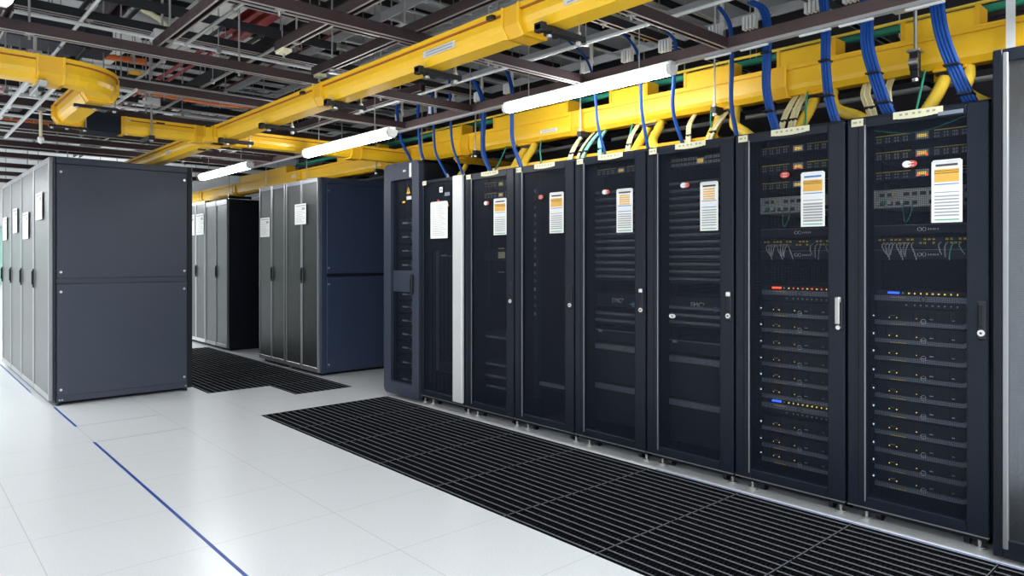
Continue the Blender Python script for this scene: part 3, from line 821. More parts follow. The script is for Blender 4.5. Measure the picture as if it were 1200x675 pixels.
# far block
FX = 3.565
cabinet('black cabinet with pale double doors, farthest aisle group, nearest the middle pair', FX, 9.965, 10.84, 2.14, 1.2, 'greymesh', 2, 'edge', 'far group of cabinets', side_panel='black', tall_band=.03)
cabinet('pale double-door cabinet farthest down the aisle beside the left cabinet edge', FX, 10.86, 11.70, 2.17, 1.2, 'greymesh', 2, 'palemetal', 'far group of cabinets', side_panel='black')
side_notice(FX, 10.90, 11.25, 1.66, 1.98, 'white printed sheet on the right leaf of the farthest cabinet')
side_notice(FX, 11.31, 11.66, 1.66, 1.98, 'white printed sheet on the left leaf of the farthest cabinet')
# green board at the far left
t = thing('wall_board', 'pale green board on the far wall beyond the left cabinets', 'board', (.4, 13.985, .9), 0)
b = MB(); b.box(0, 1.2, -.02, .012, 0, .9, 'teal_wall', .004); build('board', b, t)
b = MB(); b.box(-.02, 1.22, -.026, .012, .9, .925, 'silver'); b.box(-.02, 1.22, -.026, .012, -.025, 0, 'silver'); build('frame', b, t)

# ------------------------------------------------------------------ yellow raceways
ZB = 2.25
def prof(w, h, lid=True):
    a = w / 2; c = .022
    return [(-a - .010, h), (-a - .010, h - .016), (-a, h - .020), (-a - .002, .055), (-a + .004, .030), (-a + c + .006, .0), (a - c - .006, 0), (a - .004, .030), (a + .002, .055), (a, h - .020), (a + .010, h - .016), (a + .010, h)]
def prof_ring(w, h):
    a = w / 2 + .012; c = .028
    return [(-a - .004, h + .004), (-a - .004, h * .3), (-a + c, -.012), (a - c, -.012), (a + .004, h * .3), (a + .004, h + .004)]
def seg(p0, p1, z=ZB):
    dx, dy = p1[0] - p0[0], p1[1] - p0[1]; l = math.hypot(dx, dy); dx /= l; dy /= l
    return [(p0[0], p0[1], z, dx, dy), (p1[0], p1[1], z, dx, dy)]
def arc(cx, cy, r, a0, a1, z=ZB, n=10):
    out = []
    s = 1 if a1 > a0 else -1
    for i in range(n + 1):
        a = math.radians(a0 + (a1 - a0) * i / n)
        out.append((cx + r * math.cos(a), cy + r * math.sin(a), z, -math.sin(a) * s, math.cos(a) * s))
    return out
PW, PH = .155, .112
def run_parts(t, path, w=PW, h=PH, name='channel', lid=True, seam='seam'):
    b = MB(); b.sweep(prof(w, h), path, 'yellow'); build(name, b, t)
    if lid:
        s = MB(); a = w / 2
        s.sweep([(-a - .0125, h - .0225), (-a - .0125, h - .0165), (a + .0125, h - .0165), (a + .0125, h - .0225)], path, seam)
        s.sweep([(-a - .013, h - .004), (-a - .013, h + .006), (a + .013, h + .006), (a + .013, h - .004)], path, 'yellow'); build('lid', s, t)
def coupling(t, x, y, dx, dy, L=.10, w=PW, h=PH, z=ZB):
    b = MB(); p = [(x - dx * L / 2, y - dy * L / 2, z, dx, dy), (x + dx * L / 2, y + dy * L / 2, z, dx, dy)]
    b.sweep(prof_ring(w, h), p, 'yellow2')
    for s in (-1, 1):
        q = [(x + dx * (s * L / 2 - .008), y + dy * (s * L / 2 - .008), z, dx, dy), (x + dx * (s * L / 2 + .004), y + dy * (s * L / 2 + .004), z, dx, dy)]
        b.sweep(prof_ring(w + .010, h + .003), q, 'yellow')
    build('coupling', b, t)
def sticker_y(t, x, y0, y1, z0, z1, nrows=2, m='palemetal'):
    b = MB(); b.box(x - .0015, x, y0, y1, z0, z1, m)
    for i in range(nrows): b.box(x - .0022, x - .0012, y0 + (y1 - y0) * .08, y1 - (y1 - y0) * .1, z0 + (z1 - z0) * (.18 + .42 * i), z0 + (z1 - z0) * (.36 + .42 * i), 'grey')
    build('label_plate', b, t)

MXc = 2.055                                  # main raceway centre line
YB = 5.945                                   # cross raceway centre line
t = thing('cable_raceway', 'long yellow raceway running overhead from the near top edge to the junction', 'cable raceway', (0, 0, 0), 0, 'yellow overhead raceways')
run_parts(t, seg((MXc, .55), (MXc, YB - .17)))
for y in (2.20, 3.97): coupling(t, MXc, y, 0, 1)
sticker_y(t, MXc - PW / 2 - .0015, 2.60, 2.86, 2.285, 2.318); sticker_y(t, MXc - PW / 2 - .0015, 1.72, 1.90, 2.288, 2.318)
for y in (2.30, 4.14):
    c = MB(); c.box(MXc - .11, MXc - .085, y, y + .038, 2.335, 2.352, 'dark_steel'); build('latch', c, t)

t = thing('raceway_junction', 'yellow four-way raceway junction piece where the overhead runs cross', 'raceway junction', (0, 0, 0))
b = MB(); a = PW / 2; R = .17
b.sweep(prof(PW, PH), seg((MXc, YB - R), (MXc, YB + R)), 'yellow2'); b.sweep(prof(PW, PH - .0006), seg((MXc - R, YB), (MXc + R, YB)), 'yellow2')
b.prism([(MXc - a - .07, YB - a - .002), (MXc - a - .002, YB - a - .07), (MXc + a + .002, YB - a - .07), (MXc + a + .07, YB - a - .002), (MXc + a + .07, YB + a + .002), (MXc + a + .002, YB + a + .07), (MXc - a - .002, YB + a + .07), (MXc - a - .07, YB + a + .002)], 'z', ZB + .001, ZB + PH - .002, 'yellow')
build('body', b, t)
for x, y, dx, dy in ((MXc, YB - R, 0, 1), (MXc, YB + R, 0, 1), (MXc - R, YB, 1, 0), (MXc + R, YB, 1, 0)): coupling(t, x, y, dx, dy, .07)

t = thing('cable_raceway', 'yellow raceway piece going from the junction back over the left cabinets', 'cable raceway', (0, 0, 0), 0, 'yellow overhead raceways')
run_parts(t, seg((MXc, YB + .17), (MXc, 9.6))); sticker_y(t, MXc - PW / 2 - .0015, 6.95, 7.10, 2.28, 2.31)
c = MB(); c.box(MXc - .04, MXc + .02, 6.30, 6.33, ZB - .012, ZB + .002, 'dark_steel'); build('latch', c, t)
t = thing('cable_raceway', 'yellow cross raceway linking the junction to the run above the right racks', 'cable raceway', (0, 0, 0), 0, 'yellow overhead raceways')
run_parts(t, seg((MXc + .17, YB), (3.885, YB))); coupling(t, 3.30, YB, 1, 0)
t = thing('cable_raceway', 'short yellow cross raceway left of the junction, starting at the dark box', 'cable raceway', (0, 0, 0), 0, 'yellow overhead raceways')
run_parts(t, seg((1.29, YB), (MXc - .17, YB))); coupling(t, 1.325, YB, 1, 0, .05)
for q in ((1.34, 1.38, YB - .093, YB - .08, 2.335, 2.345, 'palemetal'), (1.56, 1.62, YB - .093, YB - .08, 2.345, 2.355, 'dark_steel'), (1.34, 1.37, YB - .05, YB - .02, ZB - .012, ZB + .003, 'palemetal')):
    c = MB(); c.box(*q); build('latch', c, t)
t = thing('raceway_drop_box', 'dark slate box closing the gap between yellow elbow and short cross raceway', 'box', (1.10, YB, ZB - .015))
b = MB(); b.box(-.02, .215, -.10, .10, .004, .135, 'post', .004); build('cover', b, t)
b = MB(); b.box(-.022, .217, -.106, .106, .128, .138, 'black'); build('rim', b, t)
b = MB(); b.box(-.02, .215, -.103, .103, 0, .008, 'black'); build('base_plate', b, t)
t = thing('raceway_elbow', 'large yellow overhead elbow that bends back, top left', 'raceway elbow', (0, 0, 0))
run_parts(t, arc(.69, 4.775, .27, -90, 0), PW, .125, name='bend')
coupling(t, .66, 4.505, 1, 0, .12, PW, .125); coupling(t, .96, 4.80, 0, 1, .08, PW, .125)
t = thing('cable_raceway', 'yellow raceway entering from the left edge of the picture', 'cable raceway', (0, 0, 0), 0, 'yellow overhead raceways')
run_parts(t, seg((-1.6, 4.505), (.60, 4.505)), PW, .125)
t = thing('cable_raceway', 'short yellow raceway leading away from the big elbow, seen from below', 'cable raceway', (0, 0, 0), 0, 'yellow overhead raceways')
run_parts(t, seg((.96, 4.84), (.96, 5.72)), PW, .125)
t = thing('raceway_elbow', 'small yellow elbow at the far end of the short overhead piece, beside the dark box', 'raceway elbow', (0, 0, 0))
run_parts(t, [(.96, 5.72, ZB, 0, 1)] + arc(1.10, YB - .14 + .0, .14, 180, 90, n=8)[1:], name='bend'); coupling(t, .96, 5.74, 0, 1, .07)

# raceway above the right racks
RX, RW, RH = 3.975, .13, .165
t = thing('cable_raceway', 'deep yellow raceway running along above the right row of racks', 'cable raceway', (0, 0, 0), 0, 'yellow overhead raceways')
run_parts(t, seg((RX, .25), (RX, 13.2)), RW, RH, seam='yellow2')
for y in (2.02, 3.62, 5.0, 6.35, 8.4, 10.6, 12.1): coupling(t, RX, y, 0, 1, .11, RW, RH)
sticker_y(t, RX - RW / 2 - .002, 3.83, 4.02, 2.30, 2.325); sticker_y(t, RX - RW / 2 - .002, 8.35, 8.62, 2.34, 2.375)
for i, (y0, y1) in enumerate(((1.005, 1.345), (1.69, 2.02), (2.33, 2.665), (2.97, 3.30), (3.72, 4.60), (5.05, 5.50), (6.5, 7.4), (8.8, 10.4))):
    b = MB(); a = RW / 2 - .004
    b.prism([(-a, 0), (a, 0), (a, .085), (a - .012, .095), (-a + .012, .095), (-a, .085)], 'y', y0, y1, 'yellow')
    b.box(-a - .003, a + .003, y0 - .006, y0 + .014, 0, .10, 'yellow2'); b.box(-a - .003, a + .003, y1 - .014, y1 + .006, 0, .10, 'yellow2')
    tag(build('raceway_cover', b, None, (RX, 0, ZB + RH + .0075)), 'tall yellow cover on the raceway above the right racks, %s from the right' % ORD[i], 'raceway cover', 'tall covers on the right raceway')
# lower trough behind the rack tops and small cross trough
t = thing('cable_trough', 'slim amber trough lying along the rack tops below the right raceway', 'cable trough', (0, 0, 0))
b = MB(); b.sweep(prof(.10, .050), seg((3.86, 2.35), (3.86, 4.55), 2.005), 'yellow2'); build('channel', b, t)
t = thing('cable_trough', 'slim amber trough crossing back behind the narrow rack top', 'cable trough', (0, 0, 0))
b = MB(); b.sweep(prof(.07, .045), seg((3.80, 4.98), (5.6, 4.98), 2.16), 'yellow2'); build('channel', b, t)
b = MB(); b.cyl((3.98, 4.98, 2.20), (3.98, 4.98, 2.245), .012, 'zinc', 8); build('post', b, t)

# drop fittings and corrugated tubes
def corr(name, pts, label, r=.032, m='tube'):
    b = MB(); b.tube(pts, r, m, 12, radii=lambda i: 1.0 if i % 2 else .90, sub=10)
    return tag(build(name, b), label, 'cable tube', 'yellow corrugated drop tubes')
RT = [('h', 1.13, 1.20, .965, 'rack beside the pale perforated cabinet'), ('g', 1.79, 1.845, 1.50, 'silver-lever rack'), ('f', 2.39, 2.41, 2.14, 'white-badge rack'),
      ('e', 2.965, 2.99, 2.80, 'faint ribbed rack'), ('d', 4.22 - .62, 3.62, 3.50, 'near-empty rack')]
RT[4] = ('c', 4.22, 4.22, 4.06, 'rack right of the silver post')
for k, yt, ya, yb, s in RT:
    corr('corrugated_tube', [(3.98, yt + .03, ZB - .005), (3.93, yt + .035, 2.17), (3.84, (ya + yt) / 2 + .01, 2.08), (3.78, ya, 2.001)], 'straight yellow corrugated tube dropping into the ' + s)
    corr('corrugated_tube', [(3.97, yt - .065, ZB - .005), (3.94, yt - .075, 2.19), (3.88, yt * .55 + yb * .45, 2.115), (3.80, yb + .03, 2.05), (3.76, yb - .04, 2.001)], 'curving yellow corrugated tube beside the straight one at the ' + s)
    b = MB(); b.box(-.06, .06, -.075, .075, -.012, .006, 'yellow2', .004); b.box(-.05, .05, -.065, .065, -.03, -.012, 'dark_steel', .003)
    for sy in (-.4, .6): b.cyl((0, sy * .1 - .01, -.012), (0, sy * .1 - .01, -.05), .036, 'yellow2', 12)
    tag(build('drop_fitting', b, None, (3.975, yt, ZB - .006)), 'yellow drop fitting under the right raceway above the ' + s, 'drop fitting', 'drop fittings under the right raceway')
corr('corrugated_tube', [(3.98, 5.05, ZB), (3.96, 5.05, 2.15), (3.88, 5.03, 2.06), (3.82, 5.01, 2.001)], 'single yellow corrugated tube dropping into the narrow rack', .024)

# tan / aqua / green bundles dropping behind the rack top edge
def bundle(name, pts, n, r, m, label, group, ties=True, cat='cable bundle'):
    t = thing(name, label, cat, pts[0], 0, group); o0 = Vector(pts[0])
    P = [Vector(p) - o0 for p in pts]
    for k in range(n):
        a = (k - (n - 1) / 2)
        b = MB(); b.tube([(p.x + (.3 * r if k % 2 else -.3 * r), p.y + a * r * 1.8, p.z) for p in P], r, m, 7); build('cable', b, t)
    if ties:
        q = P[len(P) // 2] * .5 + P[-1] * .5 if len(P) == 2 else P[-2]
        b = MB(); w = n * r * .95; b.box(q.x - r * 1.6, q.x + r * 1.6, q.y - w, q.y + w, q.z - .008, q.z + .008, 'dark_steel', .002); build('cable_tie', b, t)
    return t
for (y0, y1, m, n, r, s) in ((2.62, 2.53, 'tan', 3, .008, 'pale tan cable bundle above the middle of the white-badge rack'),
                          (2.37, 2.39, 'tan', 3, .009, 'pale tan cable bundle above the right edge of the white-badge rack'),
                          (1.935, 1.925, 'tan', 3, .008, 'left of two tan cable bundles above the silver-lever rack'),
                          (1.885, 1.865, 'tan', 4, .008, 'right of two tan cable bundles above the silver-lever rack'),
                          (1.535, 1.425, 'tan', 4, .009, 'leaning tan cable bundle left of the blue one above the nearest mesh rack'),
                          (1.415, 1.345, 'tan', 3, .008, 'leaning tan cable bundle right of the blue one above the nearest mesh rack'),
                          (3.60, 3.56, 'tan', 3, .010, 'tan cable bundle left of the aqua ones above the near-empty rack edge'),
                          (3.50, 3.49, 'tan', 2, .009, 'small tan cable bundle beside the aqua ones'),
                          (3.44, 3.44, 'aqua', 2, .012, 'straight aqua cable pair above the faint ribbed rack'),
                          (3.39, 3.26, 'aqua', 2, .012, 'slanting aqua cable pair above the faint ribbed rack'),
                          (3.08, 3.02, 'tan', 3, .009, 'tan cable bundle beside the blue cable between the two ribbed racks')):
    bundle('cable_bundle', [(3.97, y0, ZB + .0), (3.88, y0 * .8 + y1 * .2, 2.17), (3.80, y0 * .3 + y1 * .7, 2.08), (3.76, y1, 2.001)], n, r * .82, m, s, 'bundles dropping from the right raceway')
for (y0, y1, s) in ((1.845, 1.80, 'thin green cable above the silver-lever rack'), (2.47, 2.38, 'thin green cable above the white-badge rack'), (3.10, 3.05, 'thin green cable beside the tan bundle above the faint ribbed rack'),
                    (1.24, 1.235, 'green cable dropping right of the leaning tan bundles'), (4.02, 3.90, 'thin pale green cable above the near-empty rack'), (4.44, 4.43, 'green looping cable above the rack right of the silver post')):
    b = MB(); b.tube([(3.92, y0, ZB), (3.86, y0 * .6 + y1 * .4, 2.15), (3.80, y1, 2.06), (3.77, y1, 2.001)], .006, 'green', 7)
    tag(build('green_cable', b), s, 'cable', 'thin green cables')

# blue cables in front of the raceway
BX = 3.60
BL = [('thickest blue cable bundle, rightmost above the nearest mesh rack', 8, .008, [(1.10, 2.62), (1.09, 2.46), (1.07, 2.32), (1.03, 2.18), (.98, 2.04), (.965, 2.0)]),
      ('blue cable bundle, second from the right, bending left of the yellow tubes', 7, .008, [(1.42, 2.66), (1.40, 2.55), (1.40, 2.36), (1.37, 2.21), (1.33, 2.06), (1.31, 2.0)]),
      ('blue cable bundle, third from the right, above the lever handle', 6, .008, [(1.62, 2.68), (1.61, 2.60), (1.605, 2.47), (1.61, 2.32), (1.60, 2.14), (1.57, 2.0)]),
      ('blue cable bundle, fourth from the right, arching over at its top', 6, .008, [(2.02, 2.735), (1.95, 2.68), (1.925, 2.58), (1.93, 2.43), (1.94, 2.25), (1.92, 2.11), (1.895, 2.0)]),
      ('thin blue cable, fifth from the right, beside the raceway rod', 2, .009, [(2.22, 2.76), (2.16, 2.66), (2.145, 2.55), (2.15, 2.39), (2.16, 2.19), (2.135, 2.0)]),
      ('thin blue cable passing behind the right end of the near light', 2, .008, [(2.58, 2.70), (2.525, 2.63), (2.53, 2.52), (2.545, 2.42), (2.56, 2.21), (2.50, 2.0)]),
      ('thin blue cable crossing behind the middle of the near light', 2, .007, [(2.93, 2.78), (2.83, 2.66), (2.80, 2.55), (2.80, 2.41), (2.80, 2.24), (2.765, 2.0)]),
      ('thin blue cable left of the aqua cables, behind the near light', 2, .006, [(3.42, 2.84), (3.27, 2.70), (3.20, 2.55), (3.18, 2.36), (3.17, 2.20), (3.12, 2.0)]),
      ('blue cable behind the left end of the near light', 2, .010, [(4.09, 2.78), (4.03, 2.62), (4.035, 2.5), (4.045, 2.40), (4.05, 2.21), (3.97, 2.0)]),
      ('curving blue cable above the rack right of the silver post', 3, .009, [(4.53, 2.80), (4.42, 2.66), (4.385, 2.56), (4.39, 2.44), (4.41, 2.17), (4.33, 2.0)]),
      ('thin blue cable dropping to the pale silver post', 1, .011, [(4.82, 2.84), (4.81, 2.62), (4.81, 2.44), (4.79, 2.25), (4.70, 2.06), (4.68, 2.0)]),
      ('thin blue cable dropping onto the narrow rack', 1, .011, [(5.08, 2.86), (5.075, 2.65), (5.06, 2.45), (5.045, 2.24), (4.93, 2.06), (4.90, 2.0)]),
      ('blue cable ending at the top of the rounded-door cabinet, right one', 1, .014, [(5.30, 2.86), (5.30, 2.66), (5.30, 2.45), (5.29, 2.28), (5.27, 2.19)]),
      ('blue cable ending at the top of the rounded-door cabinet, left one', 1, .014, [(5.66, 2.86), (5.64, 2.66), (5.60, 2.44), (5.55, 2.33), (5.46, 2.19)])]
for lab, n, r, L in BL:
    t = thing('blue_cable', lab, 'cable', (BX, L[0][0], L[0][1]), 0, 'blue cables dropping to the racks'); y0, z0 = L[0]
    per = max(1, (n + 1) // 2)
    for k in range(n):
        a = (k % per) - (per - 1) / 2; row = k // per
        b = MB(); pts = []
        for i, (y, z) in enumerate(L):
            f = i / (len(L) - 1)
            pts.append((row * r * 1.7 + .05 * f * f, y - y0 + a * r * 1.8, z - z0))
        b.tube(pts, r, 'blue', 7, sub=6); build('cable', b, t)
    if n >= 4:
        for (y, z), f in ((L[3], .6), (L[-2], .8)):
            b = MB(); w = per * r; b.box(-.012, .055, y - y0 - w, y - y0 + w, z - z0 - .004, z - z0 + .004, 'dark_steel'); build('cable_tie', b, t)
    if lab.startswith('thin blue cable dropping'):
        b = MB(); y, z = L[-1]; b.cyl((.05, y - y0, z - z0), (.045, y - y0 + .015, z - z0 + .035), .014, 'palemetal', 8); build('pale_plug', b, t)

# tray that carries the blue cables, and white comb blocks
def ladder(name, label, x0, x1, y0, y1, z, m='zinc', step=.25, h=.05, cat='cable ladder', axis='y', rail=.012):
    t = thing(name, label, cat, (0, 0, 0))
    for a in (x0, x1 - rail):
        b = MB()
        if axis == 'y': b.box(a, a + rail, y0, y1, z, z + h, m, .002)
        else: b.box(y0, y1, a, a + rail, z, z + h, m, .002)
        build('side_rail', b, t)
    n = int((y1 - y0) / step); b = MB()
    if axis == 'y': b.box(x0 + rail - .002, x1 - rail + .002, -.012, .012, z + .006, z + .022, m, .002)
    else: b.box(-.012, .012, x0 + rail - .002, x1 - rail + .002, z + .006, z + .022, m, .002)
    r0 = build('rung', b, t)
    for i in range(n):
        r = r0 if i == 0 else r0.copy()
        if i: COL.objects.link(r); r.parent = t
        y = y0 + (i + .5) * step
        r.location = (0, y, 0) if axis == 'y' else (y, 0, 0)
    k = y0 + .4; hang = []
    while k < y1: hang.append(k); k += 2.4
    for k in hang:
        for a in (x0 + rail / 2, x1 - rail / 2):
            b = MB(); p = (a, k) if axis == 'y' else (k, a)
            b.cyl((*p, z + h - .01), (*p, 3.5), .005, 'zinc', 6); build('hanger_rod', b, t)
    return t
ladder('cable_ladder', 'long grey cable ladder above the right racks carrying the blue cables', 3.66, 4.10, .2, 9.5, 2.80, 'busway', .3, .06)
for i, y in enumerate((1.10, 1.42, 1.62, 1.98, 2.20, 2.56, 2.86, 3.22, 4.05, 4.42, 4.81, 5.07, 5.62)):
    t = thing('cable_comb', 'white cable comb at the ladder edge, %s from the right' % ORD[i], 'cable comb', (3.62, y, 2.60), 0, 'white combs guiding the blue cables')
    b = MB()
    for k in range(4): b.box(.012, .05, .03 + k * .022, .045 + k * .022, 0, .075, 'white', .003)
    b.box(.035, .055, .025, .115, .06, .085, 'white'); build('teeth', b, t)
    b = MB(); b.box(.041, .055, .03, .05, .08, .24, 'palemetal'); build('bracket', b, t)

# ------------------------------------------------------------------ lights
def batten(label, x, y0, y1, z, rods=True):
    t = thing('batten_light', label, 'ceiling light', (x, y0, z), 0, 'white batten lights'); L = y1 - y0
    b = MB(); b.box(-.028, .028, .0, L, .020, .045, 'palemetal', .004); build('housing', b, t)
    b = MB()
    pr = [(-.040, .022), (-.036, -.012), (-.018, -.032), (.018, -.032), (.036, -.012), (.040, .022)]
    b.prism(pr, 'y', .03, L - .03, 'tube_light'); build('diffuser', b, t)
    for a, c in ((0, .03), (L - .03, L)):
        b = MB(); b.prism([(p[0] * 1.04, p[1] * 1.04) for p in pr], 'y', a, c, 'white'); build('end_cap', b, t)
    if rods:
        for y in (.25, L - .25):
            b = MB(); b.cyl((0, y, .04), (0, y, 3.5 - z), .004, 'zinc', 8); build('hanger_rod', b, t)
    return t
LZ = 2.405
batten('bright batten light nearest the camera, below the brown rail over the right aisle', 3.415, 2.40, 3.88, LZ)
batten('bright batten light in front of the yellow cross raceway', 2.745, 4.36, 5.77, 2.215)
batten('bright batten light farthest away, above the far cabinets', 2.80, 7.16, 8.66, 2.262)
batten('batten light cut by the top left corner of the picture', .375, 2.30, 3.74, LZ + .02)

# brown rail along the light line
def c_strut(mb, p0, p1, w, h, axis, m='strut', lip='strut_edge'):
    """C-section channel, open side down; p0/p1 = (x, y, z) of its bottom centre"""
    x0, y0, z = p0; x1, y1, _ = p1; a = w / 2; t = .005
    poly = [(-a, 0), (-a, h), (a, h), (a, 0), (a - .012, 0), (a - .012, t), (a - t, t), (a - t, h - t), (-a + t, h - t), (-a + t, t), (-a + .012, t), (-a + .012, 0)]
    if axis == 'y': mb.prism([(x0 + p[0], z + p[1]) for p in poly], 'y', y0, y1, m)
    else: mb.prism([(y0 + p[0], z + p[1]) for p in poly], 'x', x0, x1, m)
    if lip:
        for s in (-1, 1):
            if axis == 'y': mb.box(x0 + s * (a - .004) - .004, x0 + s * (a - .004) + .004, y0, y1, z - .004, z + .001, lip)
            else: mb.box(x0, x1, y0 + s * (a - .004) - .004, y0 + s * (a - .004) + .004, z - .004, z + .001, lip)
ROOF = 3.5
t = thing('strut_rail', 'long brown-grey rail over the right aisle carrying the batten lights', 'rail', (0, 0, 0))
b = MB(); c_strut(b, (3.465, .2, 2.455), (3.465, 13.0, 2.455), .045, .060, 'y', 'railm'); build('channel', b, t)
b = MB(); b.box(3.446, 3.484, .2, 13.0, 2.440, 2.452, 'busway'); build('lower_strip', b, t)
for y in (1.10, 1.40, 1.60, 1.93, 2.15):
    b = MB(); b.box(3.470, 3.488, y - .08, y + .08, 2.431, 2.441, 'white', .002); build('white_bar', b, t)
for y in (2.10, 4.30, 6.4, 8.7, 10.9):
    b = MB(); b.cyl((3.465, y + .06, 2.51), (3.465, y + .06, ROOF), .006, 'zinc', 8); build('hanger_rod', b, t)

# ------------------------------------------------------------------ strut grid, lower tier
def strut_x(y, x0, x1, z, label, w=.045, h=.055, m='strut', rods=(), group='brown struts crossing overhead'):
    t = thing('steel_strut', label, 'steel strut', (0, y, z), 0, group)
    b = MB(); c_strut(b, (x0, 0, 0), (x1, 0, 0), w, h, 'x', m); build('channel', b, t)
    for x in rods:
        b = MB(); b.cyl((x, 0, h - .02), (x, 0, ROOF - z), .006, 'zinc', 8); b.box(x - .018, x + .018, -.018, .018, -.010, .004, 'zinc'); b.cyl((x, 0, -.03), (x, 0, .0), .007, 'zinc', 6); build('hanger_rod', b, t)
    return t
def strut_y(x, y0, y1, z, label, w=.045, h=.055, m='strut', rods=(), group='dark struts running down the room', lip='strut_edge'):
    t = thing('steel_strut', label, 'steel strut', (x, 0, z), 0, group)
    b = MB(); c_strut(b, (0, y0, 0), (0, y1, 0), w, h, 'y', m, lip); build('channel', b, t)
    for y in rods:
        b = MB(); b.cyl((0, y, h - .02), (0, y, ROOF - z), .006, 'zinc', 8); b.box(-.018, .018, y - .018, y + .018, -.010, .004, 'zinc'); build('hanger_rod', b, t)
    return t
SX = (2.08, 3.13, 4.32, 5.26, 6.38, 7.52, 8.13, 8.75, 9.75, 10.84, 11.9, 13.0)
for i, y in enumerate(SX):
    strut_x(y, -3.6, 3.43 if y < 7 else 3.43, 2.452, 'brown steel strut crossing overhead at lamp level, %s from the camera' % ORD[i], rods=(.55, 1.36 if i % 2 else 1.62, 2.62))
for i, (x, y0, y1) in enumerate(((1.18, 1.2, 4.42), (1.72, 1.4, 3.98), (2.13, .6, 4.35), (2.62, .6, 3.3), (.45, 4.2, 9.0), (-.9, 1.5, 12.5), (2.9, 4.2, 9.0))):
    strut_y(x, y0, y1, 2.515, 'dark steel strut laid over the brown ones along the room, %s from lowest count at left' % ORD[i] if False else
            ('dark lipped strut above the left raceway, running down the room', 'dark lipped strut ending at a pale clip left of the long raceway', 'dark lipped strut just above the long yellow raceway',
             'dark lipped strut right of the long raceway near the camera', 'dark strut above the left cabinets, running down the room', 'dark strut near the left picture edge, running down the room', 'dark strut above the far light, running down the room')[i], rods=(y0 + .3, y1 - .25))
# pale clips
for (x, y, lab) in ((1.72, 3.90, 'pale beam clip at the end of a dark strut left of the long raceway'), (2.13, 4.28, 'pale beam clip at the end of the strut above the long raceway')):
    b = MB(); b.box(-.03, .03, -.05, .05, -.025, -.003, 'cream', .004); b.cyl((0, 0, -.05), (0, 0, -.02), .008, 'zinc', 8)
    tag(build('beam_clip', b, None, (x, y, 2.515)), lab, 'clip', 'pale beam clips')

# hangers under the main raceway
for i, y in enumerate((2.02, 2.88, 3.84, 4.82, 5.62)):
    t = thing('raceway_hanger', 'black bracket with rod under the long yellow raceway, %s from the camera' % ORD[i], 'hanger', (MXc, y, ZB - .018), 0, 'black hangers under the long raceway')
    b = MB(); b.box(-.105, .165, -.018, .018, -.014, .012, 'dark_steel', .003); b.box(-.105, -.075, -.024, .024, -.020, .018, 'dark_steel', .003); b.box(-.05, .02, -.026, .026, -.022, -.008, 'dark_steel', .003); build('bracket', b, t)
    b = MB(); b.cyl((.135, 0, -.035), (.135, 0, 2.46 - ZB + .018), .006, 'zinc', 8); build('rod', b, t)
    for q in ((.135, -.030, -.013), (.135, .011, .024), (-.04, -.032, -.021)):
        b = MB(); b.cyl((q[0], 0, q[1]), (q[0], 0, q[2]), .013, 'silver', 6); build('nut', b, t)
# hangers under the right raceway
for i, y in enumerate((.86, 1.26, 2.40, 3.53, 4.77, 5.59, 6.43, 8.06, 9.29, 10.65)):
    t = thing('raceway_hanger', ('flat grey strap hanger in front of the right raceway at the picture edge' if i == 0 else 'rod and bracket hanger at the right raceway, %s from the right' % ORD[i - 1]), 'hanger', (3.86, y, ZB - .018), 0, 'hangers at the right raceway')
    b = MB(); b.box(-.03, .32, -.020, .020, -.028, .014, 'dark_steel', .003)
    if i == 1: b.box(-.035, .0, -.022, .022, .01, .11, 'dark_steel', .004); b.box(-.05, .02, -.03, .03, .10, .112, 'zinc', .002); b.cyl((-.04, -.02, .05), (-.04, .02, .05), .018, 'zinc', 10)
    build('bracket', b, t)
    top = 2.56 if i == 1 else 2.80
    b = MB()
    if i == 0: b.box(-.02, -.014, -.018, .018, -.01, top - ZB, 'palemetal')
    else: b.cyl((-.012, 0, -.04), (-.012, 0, top - ZB + .018), .009 if i == 1 else .006, 'zinc', 8)
    build('rod', b, t)
    for q in ((-.044, -.027), (.013, .03)):
        b = MB(); b.cyl((-.012, 0, q[0]), (-.012, 0, q[1]), .015, 'silver', 6); build('nut', b, t)
    if i == 1:
        b = MB(); b.box(-.03, .01, -.10, .10, top - ZB + .01, top - ZB + .022, 'palemetal'); build('top_bar', b, t)
# hangers at the left raceways
for (x, y, lab) in ((.36, 4.60, 'pale rod hanger above the left raceway'), (.62, 4.62, 'double rod hanger beside the big elbow')):
    t = thing('raceway_hanger', lab, 'hanger', (x, y, ZB - .02), 0, 'hangers at the left raceway')
    b = MB(); b.box(-.02, .02, -.22, .10, -.02, .015, 'zinc', .003); build('bracket', b, t)
    b = MB(); b.cyl((0, .04, -.03), (0, .04, .30), .009, 'palemetal', 8); build('rod', b, t)
    b = MB(); b.cyl((0, -.17, -.04), (0, -.17, .0), .016, 'dark_steel', 8); build('knob', b, t)
    b = MB(); b.box(-.03, .03, .02, .06, .20, .225, 'zinc'); build('clamp', b, t)
t = thing('raceway_hanger', 'olive rod hanger at the short cross raceway near the dark box', 'hanger', (1.52, YB - .11, ZB - .02), 0, 'hangers at the left raceway')
b = MB(); b.box(-.02, .02, -.02, .24, -.022, .012, 'dark_steel', .003); build('bracket', b, t)
b = MB(); b.cyl((0, 0, -.03), (0, 0, .26), .008, 'zinc', 8); build('rod', b, t)
b = MB(); b.cyl((0, 0, -.03), (0, 0, -.022), .014, 'silver', 6); build('nut', b, t)
b = MB(); b.box(-.09, .0, -.012, .012, .25, .27, 'palemetal'); build('top_bar', b, t)
t = thing('pull_rod', 'pale hanging rod with round knob below the left raceway', 'rod', (.86, 6.2, 2.18))
b = MB(); b.tube([(0, 0, .22), (0, 0, .12), (0, 0, .03)], .011, 'cream', 10, sub=2); build('shaft', b, t)
